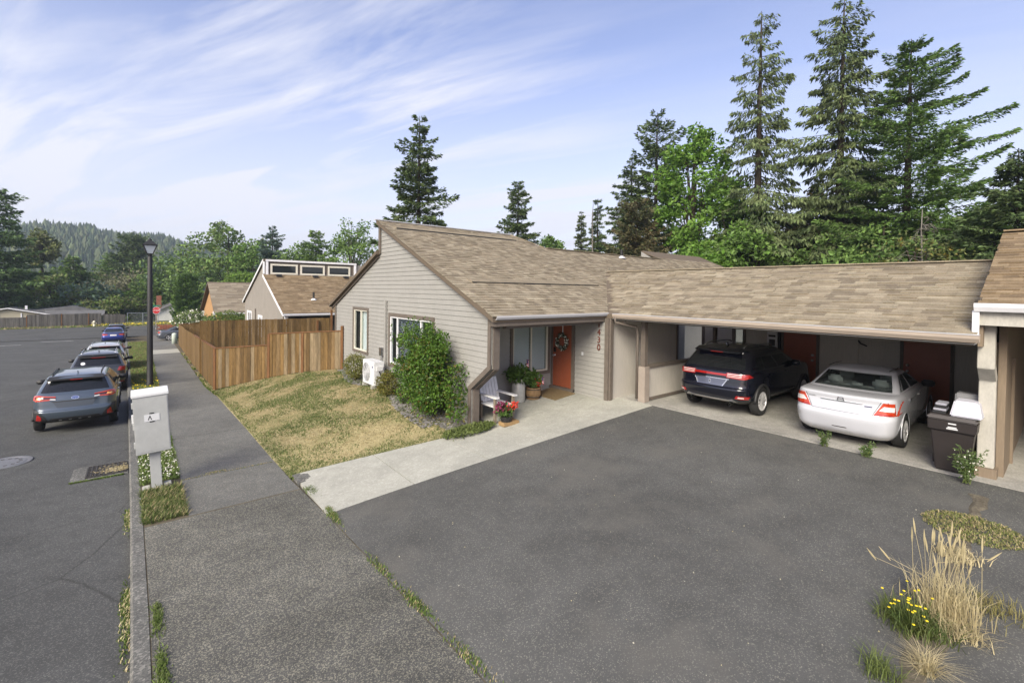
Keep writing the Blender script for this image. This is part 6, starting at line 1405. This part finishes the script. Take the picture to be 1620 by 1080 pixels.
# ------------------------------------------------------------------ trees
def conifer(label, px, ytop, dist, rad, mats, seed, z0=-.5, first=.12, droop=.25, up=.25, dens=1.0, size=.5, name='fir_tree', gap=.10, cat='tree', bark=BARK, power=.8, group=None, sway=0, hang=0.0, trunk=None, asym=0.0, fill=2.3):
    """tapered trunk, whorls of curved limbs, many small needle sprays along each limb"""
    top = spot(px, ytop, dist); h = top[2]-z0; base = (top[0], top[1], z0)
    r = thing(name, label, cat, base, 0, group); g = np.random.default_rng(seed)
    n = 14; pts = [(sway*math.sin(i*.7)*.05, sway*math.cos(i*.9)*.05, h*i/n) for i in range(n+1)]; tr = trunk or h*.013+.06
    T = MB(); T.tube(pts, [tr*(1-i/n)**.8+.02 for i in range(n+1)], 7)
    P = []; D = []; S = []
    z = h*first; step = h*.021/dens**.5
    camdir = np.array([CAM[0]-base[0], CAM[1]-base[1]]); 
    while z < h*.985:
        t = (z/h-first)/(1-first); nb = int(g.integers(4, 7)); a0 = g.uniform(0, 6.28)
        for k in range(nb):
            if g.uniform() < gap: continue
            a = a0+k*2*math.pi/nb+g.normal(0, .25); env = (1-t)**power*(.55+.45*min(1, t*6+.45))
            L = rad*env*g.uniform(.45, 1.25)*(1+.18*math.sin(2*a+z*.9+seed)+.12*math.sin(3*a-z*1.7))*(1+asym*math.cos(a-YAW+1.57))+.15; rise = lerp(-droop, up, t)+g.normal(0, .10)
            zb_ = min(h*.985, z+g.uniform(-1.7, 1.7)*step)
            cv = lambda s_: zb_+L*(rise*s_-droop*.6*s_*s_+.14*s_**3)
            if L > .9: T.tube([(0, 0, zb_), (math.cos(a)*L*.5, math.sin(a)*L*.5, cv(.5)), (math.cos(a)*L*.95, math.sin(a)*L*.95, cv(.95))], [tr*.18*(1-t)+.012, .014, .006], 4, cap=False)
            m = max(6, int(fill*34*L*(.6/size)**1.5)); s_ = g.uniform(.03, 1.0, m)**.8; lim = .42*L*(1.08-s_)*np.minimum(1, s_*3+.25); uu = g.uniform(-1, 1, m)*lim
            fw_ = np.array([math.cos(a), math.sin(a), 0]); side = np.array([-math.sin(a), math.cos(a), 0])
            q = fw_*(L*s_+np.abs(uu)*.35)[:, None]+side*uu[:, None]; q[:, 2] = cv(s_)-np.abs(uu)*(.22+droop*.5)+g.normal(0, size*.10, m)
            dd = fw_*.75+side*(np.sign(uu)*g.uniform(.1, 1.0, m))[:, None]+g.normal(0, .28, (m, 3)); dd[:, 2] += rise*.4-droop*.4-hang*g.uniform(.2, 1.7, m); dd /= np.linalg.norm(dd, axis=1)[:, None]
            P.append(q); D.append(dd); S.append(size*.72*g.uniform(.5, 1.25, m)*(1-.35*t))
        z += step*g.uniform(.7, 1.3)
    P = np.concatenate(P); D = np.concatenate(D); S = np.concatenate(S)[:, None]; nn_ = len(P)
    q = np.cross(D, g.normal(size=(nn_, 3))); q /= np.linalg.norm(q, axis=1)[:, None]; wd = S*.19
    sag = np.zeros((nn_, 3)); sag[:, 2] = -S[:, 0]*.12
    V = np.stack([P, P+D*S*.45+q*wd, P+D*S+sag, P+D*S*.5-q*wd*.8], 1).reshape(-1, 3); i = np.arange(nn_)*4
    F = np.concatenate([np.stack([i, i+1, i+2], 1), np.stack([i, i+2, i+3], 1)])
    mi = np.tile((g.uniform(0, 1, nn_) < .12).astype(int), 2) if len(mats) > 1 else None
    link('crown', raw_mesh('crown', V, F, mi), mats, r)
    tm = T.mesh('trunk'); link('trunk', tm, bark, r, smooth=True)
    return r
def broadleaf(label, px, ytop, dist, rx, crown_h, mats, seed, z0=-.5, n=6500, size=.42, name='broadleaf_tree', nclump=46, bark=BARK, frac=.15, cat='tree', group=None, hollow=.35, clr=.34, flat=1.0):
    top = spot(px, ytop, dist); h = top[2]-z0; base = (top[0], top[1], z0); r = thing(name, label, cat, base, 0, group); g = np.random.default_rng(seed)
    cz = h-crown_h*.5; rzz = crown_h*.5; T = MB(); T.tube([(0, 0, -.3), (.1, 0, h*.3), (0, .1, h*.6), (0, 0, h*.9)], [h*.018+.06, h*.014+.04, h*.009+.03, .02], 8)
    P = []; per = max(20, n//nclump)
    for k in range(nclump):
        d = g.normal(size=3); d /= np.linalg.norm(d); f = g.uniform(hollow, 1)**.6; 
        sx = rx*(1-.35*max(0, d[2]))*g.uniform(.85, 1.12); c = np.array([d[0]*sx*f, d[1]*sx*f, cz+d[2]*rzz*f*.88])
        cr = clr*min(rx, rzz)*g.uniform(.55, 1.15); e = g.normal(size=(per, 3)); e /= np.linalg.norm(e, axis=1)[:, None]; e[:, 2] *= .75*flat
        P.append(c+e*cr*(g.uniform(.1, 1, per)**.4)[:, None])
        if k % 3 == 0: T.tube([(0, 0, max(h*.15, cz-rzz*.7+.3*(c[2]-cz))), tuple(c*[.5, .5, 1]-np.array([0, 0, cr*.3])), tuple(c)], [h*.006+.02, .03, .01], 5, cap=False)
    P = np.concatenate(P); P = P[P[:, 2] > .1]; V, F = leaves(P, size, seed+1, .25, .6, .05); mi = np.tile((g.uniform(0, 1, len(P)) < frac).astype(int), 2) if len(mats) > 1 else None
    link('crown', raw_mesh('crown', V, F, mi), mats, r); link('trunk', T.mesh('trunk'), bark, r, smooth=True); return r
FIR = foliage('fir needles', (0.0478, 0.0809, 0.0288), (0.0956, 0.1373, 0.0443), .5, .12, .7, .25); FIRB = foliage('fir tips', (0.0991, 0.1284, 0.0443), (0.1416, 0.1541, 0.0492), .5, .15)
FIRBL = foliage('blue spruce needles', (0.0625, 0.1063, 0.0813), (0.1125, 0.1625, 0.1250), .5, .12, .7, .18); PINE = foliage('white pine needles', (0.0678, 0.1291, 0.0283), (0.1289, 0.2153, 0.0490), .4, .18, .65, .18); FIRBR = foliage('browning needles', (0.1430, 0.1105, 0.0520), (0.0650, 0.0845, 0.0390), .5, .12)
FIRG = foliage('grey fir needles', (0.0694, 0.1019, 0.0390), (0.1322, 0.1618, 0.0631), .5, .12, .7, .25)
MAPLE = foliage('maple leaf', (.085, .18, .022), (.15, .27, .045), .6, .32, .5, .18); DECI = foliage('deep green leaf', (0.0884, 0.1535, 0.0384), (0.1565, 0.2420, 0.0589), .4, .2, .6, .2); LIME = foliage('lime leaf', (.11, .19, .025), (.17, .26, .05), .5, .3); OLIVE = foliage('olive leaf', (0.1076, 0.1392, 0.0443), (0.1645, 0.1834, 0.0633), .4, .2); GREYL = foliage('grey willow leaf', (0.2415, 0.2300, 0.1437), (0.1725, 0.1782, 0.0978), .4, .2); GOLD = foliage('golden leaf', (.22, .15, .025), (.12, .13, .03), .8, .25); BLUEG = foliage('blue green leaf', (0.0780, 0.1320, 0.0900), (0.1200, 0.1800, 0.1140), .5, .15)
BF = 'trees behind the house'
conifer('dark fir standing behind the gable peak', 664, 184, 42, 4.5, [FIR, FIRB], 201, gap=.10, up=.35, droop=.22, size=.62, group=BF, power=.72)
conifer('smaller dark fir above the middle of the long roof', 820, 287, 52, 3.3, [FIR, FIRB], 202, size=.6, group=BF, droop=.15, up=.4, power=.62)
conifer('thin pointed spruce left of the bare pole', 920, 334, 62, 2.3, [FIRG, FIRB], 203, size=.45, dens=1.3, group=BF, power=.9, droop=.3)
conifer('thin spruce beside the bare pole', 946, 314, 60, 2.5, [FIR, FIRB], 204, size=.5, gap=.2, group=BF, droop=.3)
conifer('broad dark fir with bushy top right of the thin spruces', 1000, 245, 52, 4.6, [FIR, FIRG], 205, size=.6, group=BF, droop=.3)
conifer('browning conifer low behind the roof ridge', 1008, 318, 44, 3.5, [FIRBR, FIRG], 206, size=.6, group=BF, droop=.1, up=.5, power=.5)
conifer('tall pine with dark round tufts beside the bright maple', 1040, 178, 50, 3.2, [FIR, FIRG], 207, size=.75, first=.3, gap=.3, group=BF, power=.45, up=.5, droop=0)
broadleaf('bright green maple between the pine and the tall firs', 1100, 180, 45, 3.9, 15.5, [MAPLE, LIME], 208, n=9500, size=.40, nclump=80, group=BF, clr=.30)
conifer('tall sparse fir with drooping limbs, left of the two tallest', 1205, 18, 42, 5.0, [FIRG, FIR], 209, first=.2, droop=.42, up=.3, gap=.2, size=.58, hang=1.0, fill=1.5, group=BF, power=.62, bark=BARK)
conifer('tallest fir with grey green drooping limbs', 1336, -6, 42, 5.4, [FIRG, FIR], 210, first=.1, droop=.36, up=.3, gap=.1, size=.66, hang=.7, dens=1.1, fill=1.9, group=BF, power=.66, bark=BARK)
conifer('white pine with long level limbs at the right', 1442, 62, 40, 6.4, [PINE, FIRG], 211, first=.1, droop=.06, up=.24, gap=.05, size=.46, fill=3.0, group=BF, power=.62, asym=.2)
broadleaf('golden leaved tree low between the tallest firs', 1305, 300, 44, 3.0, 8, [GOLD, DECI], 212, n=4200, size=.36, group=BF, frac=.45)
conifer('dark spruce at the right edge of the picture', 1612, 238, 34, 4.2, [FIR, FIRG], 213, size=.5, droop=.25, dens=1.3, group=BF)
broadleaf('green maple thicket low behind the carport roof', 1175, 352, 40, 4.2, 6.0, [DECI, MAPLE], 214, n=5200, size=.36, group=BF, frac=.35)
broadleaf('lime green sapling above the left end of the carport ridge', 1105, 378, 36, 2.4, 4.0, [MAPLE, LIME], 215, n=2600, size=.3, group=BF)
broadleaf('dense green undergrowth tree below the white pine', 1400, 330, 38, 5.0, 7.0, [DECI, PINE], 216, n=6200, size=.36, group=BF, frac=.4)
broadleaf('dark green undergrowth tree left of the golden tree', 1245, 345, 46, 4.0, 7.0, [DECI, FIRG], 217, n=5200, size=.4, group=BF, frac=.3)
broadleaf('bushy green tree right of the bare snag', 1520, 345, 36, 3.6, 5.2, [PINE, DECI], 218, n=4600, size=.32, group=BF, frac=.3)
broadleaf('light green maple low at the left of the tall sparse fir', 1160, 300, 43, 3.6, 8.0, [MAPLE, DECI], 224, n=5200, size=.34, group=BF, frac=.35)
broadleaf('dark undergrowth tree behind the bare snag', 1470, 340, 42, 4.2, 8.0, [DECI, PINE], 225, n=5600, size=.36, group=BF, frac=.3)
broadleaf('dark green tree between the golden tree and white pine', 1350, 318, 47, 3.6, 9.0, [DECI, FIRG], 226, n=5600, size=.38, group=BF, frac=.35)
broadleaf('dark green tree at the far right above the neighbouring roof', 1560, 325, 40, 3.4, 7.0, [DECI, PINE], 227, n=4600, size=.34, group=BF)
broadleaf('small green tree beyond the long ridge', 872, 369, 60, 2.0, 5.0, [PINE, DECI], 219, n=1800, size=.42, group=BF)
# bits of leaf and grit scattered over the driveway
g = np.random.default_rng(130); q = np.stack([g.uniform(2.8, 10.5, 190), g.uniform(-1.5, 7.3, 190)], 1); q = np.array([(x, y, zd(x, y)+.002) for x, y in q if y < walk_drive(x)-.1])
V1, F1 = leaves(q, .020, 131, .98, .7, .02); tag(stuff('leaf_litter', V1, F1, [mat('pale grit', (.42, .40, .33), .9), G_STRAW], mi=(g.uniform(0, 1, len(F1)) < .4).astype(int)), 'pale bits of leaf and grit scattered over the driveway', 'litter', kind='stuff')
# bare snags
def snag(label, px, ytop, dist, n, spread, seed, z0=0.0, m=BARKG, r0=.09):
    top = spot(px, ytop, dist); base = (top[0], top[1], z0); h = top[2]-z0; r = thing('bare_snag', label, 'dead tree', base); g = np.random.default_rng(seed)
    link('trunk', MB().tube([(0, 0, 0), (.1, 0, h*.5), (.05, .1, h*.85), (.2, .1, h)], [r0, r0*.7, r0*.4, .02], 6).mesh('trunk'), m, r, smooth=True)
    for k in range(n):
        z = h*g.uniform(.45, .97); a = g.uniform(0, 6.28); L = spread*g.uniform(.4, 1)*(1.15-z/h); b = MB(); p1 = (math.cos(a)*L*.6, math.sin(a)*L*.6, z+.15*L); p2 = (math.cos(a)*L, math.sin(a)*L, z-.25*L); b.tube([(0, 0, z), p1, p2], [.03, .02, .008], 5)
        for j in range(4): t = g.uniform(.3, 1); q = [lerp(p1[i], p2[i], t) for i in range(3)]; b.tube([tuple(q), (q[0]+g.normal(0, .3), q[1]+g.normal(0, .3), q[2]-g.uniform(0, .5))], [.012, .005], 4)
        o = link('limb', b.mesh('limb'), m, r)
snag('pale bare snag with drooping twigs behind the carport roof', 1462, 330, 33, 20, 2.6, 221)
snag('thin pale bare pole between the two thin spruces', 938, 318, 58, 5, 1.2, 222, r0=.16)
broadleaf('thin yellow leaved shrub tree around the bare snag', 1450, 362, 34, 2.4, 3.4, [OLIVE, GOLD], 223, n=1300, size=.2, hollow=.2)
# left side and far street
ST = 'trees beyond the street'
conifer('tall dense conifer at the left edge of the picture', -4, 298, 104, 5.4, [foliage('cedar green', (.060, .115, .034), (.11, .18, .055), .4, .18), FIR], 231, z0=-3, first=.10, droop=.2, up=.3, dens=1.25, size=1.0, group=ST, power=.5, gap=.06)
broadleaf('olive tree leaning out behind the left conifer', 66, 362, 118, 2.6, 7, [OLIVE, GREYL], 232, z0=-3, n=3200, size=.6, group=ST, clr=.4)
conifer('pointed green conifer above the grey roof', 116, 405, 125, 4.2, [DECI, FIR], 233, z0=-3, size=1.0, group=ST, droop=.2, power=.6)
broadleaf('blue green rounded tree right of the grey roof', 138, 440, 108, 5.6, 9, [BLUEG, DECI], 234, z0=-3, n=4200, size=.6, group=ST)
broadleaf('pale grey green willow behind the street junction', 205, 415, 118, 8.2, 14, [GREYL, OLIVE], 235, z0=-3, n=5200, size=.55, group=ST, nclump=70, hollow=.1)
broadleaf('yellow green low tree by the old picket fence', 178, 463, 104, 5.2, 7, [OLIVE, LIME], 236, z0=-3, n=3800, size=.5, group=ST, frac=.3)
conifer('tall dark pine against the hill', 210, 373, 135, 4.8, [FIR, FIRG], 237, z0=-3, first=.35, size=1.1, group=ST, power=.4, up=.5, droop=0)
conifer('small green cypress against the hill', 174, 402, 150, 3.8, [DECI, PINE], 238, z0=-3, size=.9, group=ST, power=.4)
broadleaf('dark rounded tree mass right of the lamp', 296, 388, 112, 9.0, 15, [DECI, BLUEG], 239, z0=-3, n=7500, size=.6, group=ST, nclump=80)
broadleaf('tall open crowned tree above the tan cottage', 362, 346, 100, 8.0, 16, [DECI, OLIVE], 240, z0=-2.5, n=6200, size=.6, group=ST, nclump=64, clr=.26, hollow=.3)
broadleaf('bright lime tree beside the tan cottage', 382, 428, 82, 4.6, 7, [LIME, MAPLE], 241, z0=-2, n=4200, size=.45, group=ST)
conifer('blue spruce behind the clerestory house', 431, 357, 88, 4.6, [FIRBL, FIRG], 242, z0=-2, size=.7, group=ST, droop=.25)
broadleaf('green tree left of the blue spruce', 402, 375, 92, 4.4, 11, [DECI, MAPLE], 243, z0=-2, n=4200, size=.5, group=ST, frac=.3)
conifer('dark conifer right of the blue spruce', 500, 364, 76, 4.0, [DECI, FIR], 244, z0=-1.5, size=.7, group=ST, power=.6)
broadleaf('tall birch like tree behind the clerestory windows', 556, 335, 66, 4.6, 13, [DECI, PINE], 245, z0=-1.5, n=6200, size=.36, group=ST, nclump=90, clr=.24, hollow=.2, bark=BARKG)
broadleaf('rounded green tree behind the long fence line', 470, 385, 84, 4.0, 9, [DECI, PINE], 246, z0=-1.5, n=3600, size=.45, group=ST)
for k, px in enumerate((287, 296, 305)):
    conifer(('left', 'middle', 'right')[k]+'most narrow arborvitae behind the flowering bush', px, 438, 84, 1.0, [PINE, DECI], 250+k, z0=-2.5, first=.02, droop=-.5, up=.9, size=.5, dens=1.2, name='arborvitae', power=.3, group='narrow arborvitae')
broadleaf('green hedge tree left behind the grey roof', 40, 430, 118, 9, 10, [DECI, LIME], 254, z0=-3, n=5200, size=.65, group=ST, frac=.3)
broadleaf('light green tree between left conifer and grey roof', 85, 432, 112, 6, 8, [LIME, OLIVE], 255, z0=-3, n=3800, size=.55, group=ST, frac=.5)
broadleaf('dark tree behind the white house', 262, 432, 116, 5.5, 9, [DECI, OLIVE], 256, z0=-3, n=3800, size=.55, group=ST)
broadleaf('low green tree left of the pale willow', 160, 425, 130, 6.5, 11, [OLIVE, DECI], 257, z0=-3, n=4000, size=.65, group=ST)
broadleaf('mid green tree right of the pale willow', 238, 438, 112, 5.0, 9, [DECI, LIME], 258, z0=-3, n=3600, size=.55, group=ST, frac=.35)
# wooded hill
hx = np.linspace(-420, 320, 60); rows = 12; rgn = np.random.default_rng(300)
def hill_top(px): return float(np.interp(px, (-200, 0, 60, 110, 140, 160, 200, 240, 275, 330, 420, 560), (372, 368, 366, 364, 368, 378, 378, 381, 386, 402, 425, 440)))
HV = []; cols = []
for px in np.linspace(-260, 600, 70):
    t = spot(px, hill_top(px)+6+2.5*math.sin(px*.07), 640); b = spot(px, 441, 330); cols.append((b, t))
for j in range(rows+1):
    f = j/rows
    for b, t in cols: q = b*(1-f)+t*f; HV.append((q[0], q[1], -6+(t[2]+6)*(1-(1-f)**1.5)))
for b, t in cols: HV.append((t[0]*1.4, t[1]*1.4, -10))
n = len(cols); HF = [(j*n+i, j*n+i+1, (j+1)*n+i+1, (j+1)*n+i) for j in range(rows+1) for i in range(n-1)]
link('hill', raw_mesh('hill', HV, HF), foliage('hill ground', (.03, .05, .02), (.05, .07, .03), .02, .0), smooth=True)['kind'] = 'structure'
Vt = []; Ft = []; MIt = []; HVa = np.array(HV)
for k in range(5200):
    i = rgn.uniform(0, n-1.01); j = rgn.uniform(.5, rows-.01); i0, j0 = int(i), int(j); fi, fj = i-i0, j-j0
    q = (HVa[j0*n+i0]*(1-fi)+HVa[j0*n+i0+1]*fi)*(1-fj)+(HVa[(j0+1)*n+i0]*(1-fi)+HVa[(j0+1)*n+i0+1]*fi)*fj
    hh = rgn.uniform(7, 14); con = rgn.uniform() < .6; rr = hh*(.2 if con else .34); m = 0 if con else rgn.integers(1, 3)
    tiers = ((.0, .55, 1.0), (.3, .8, .72), (.55, 1.0, .45)) if con else ((.1, .55, .9), (.3, .85, 1.0), (.5, 1.0, .7))
    for a, b, s in tiers:
        b0 = len(Vt); ph = rgn.uniform(0, 6.28)
        for v in range(6): an = ph+v*1.047; s2 = s*rr*rgn.uniform(.7, 1.25); Vt.append((q[0]+math.cos(an)*s2, q[1]+math.sin(an)*s2, q[2]+hh*a+rgn.uniform(-.06, .06)*hh))
        Vt.append((q[0]+rgn.normal(0, .06)*rr, q[1], q[2]+hh*b))
        for v in range(6): Ft.append((b0+v, b0+(v+1) % 6, b0+6)); MIt.append(m)
o = link('hill_forest', raw_mesh('hill_forest', Vt, Ft, MIt), [foliage('far fir', (.022, .042, .022), (.04, .06, .03), .05, 0, .8, .12), foliage('far leaf', (.05, .08, .03), (.08, .10, .045), .05, 0, .8, .12), foliage('far olive', (.075, .085, .04), (.05, .07, .03), .05, 0, .8, .12)]); tag(o, 'wooded hill rising beyond the street junction', 'forest', kind='stuff')
for k, (px, py) in enumerate(((262, 393), (270, 396))):
    c = spot(px, py, 560); hh = thing('hillside_house', ('left', 'right')[k]+'hand of two tiny white houses on the wooded hill', 'house', (c[0], c[1], c[2]-9)); s = 4.5
    MB().box(c[0]-s, c[0]+s, c[1]-3, c[1]+3, c[2]-9, c[2]+1).build('wall', WTRIM, hh); MB().prism([(c[0]-s-1, c[1]-4, c[2]+1), (c[0]+s+1, c[1]-4, c[2]+1), (c[0], c[1]-4, c[2]+3.2)], (0, 8, 0)).build('roof', GREYROOF, hh)
# thin summer haze
hzm = bpy.data.materials.new('haze air'); hzm.use_nodes = True; t = hzm.node_tree; t.nodes.remove(t.nodes['Principled BSDF']); pv = t.nodes.new('ShaderNodeVolumePrincipled'); pv.inputs['Color'].default_value = (.72, .85, 1, 1); pv.inputs['Density'].default_value = .00042; pv.inputs['Anisotropy'].default_value = .2
t.links.new(pv.outputs[0], t.nodes['Material Output'].inputs['Volume'])
hb = box('haze', hzm, None, -1100, 900, -60, 1100, -40, 95); hb['kind'] = 'stuff'
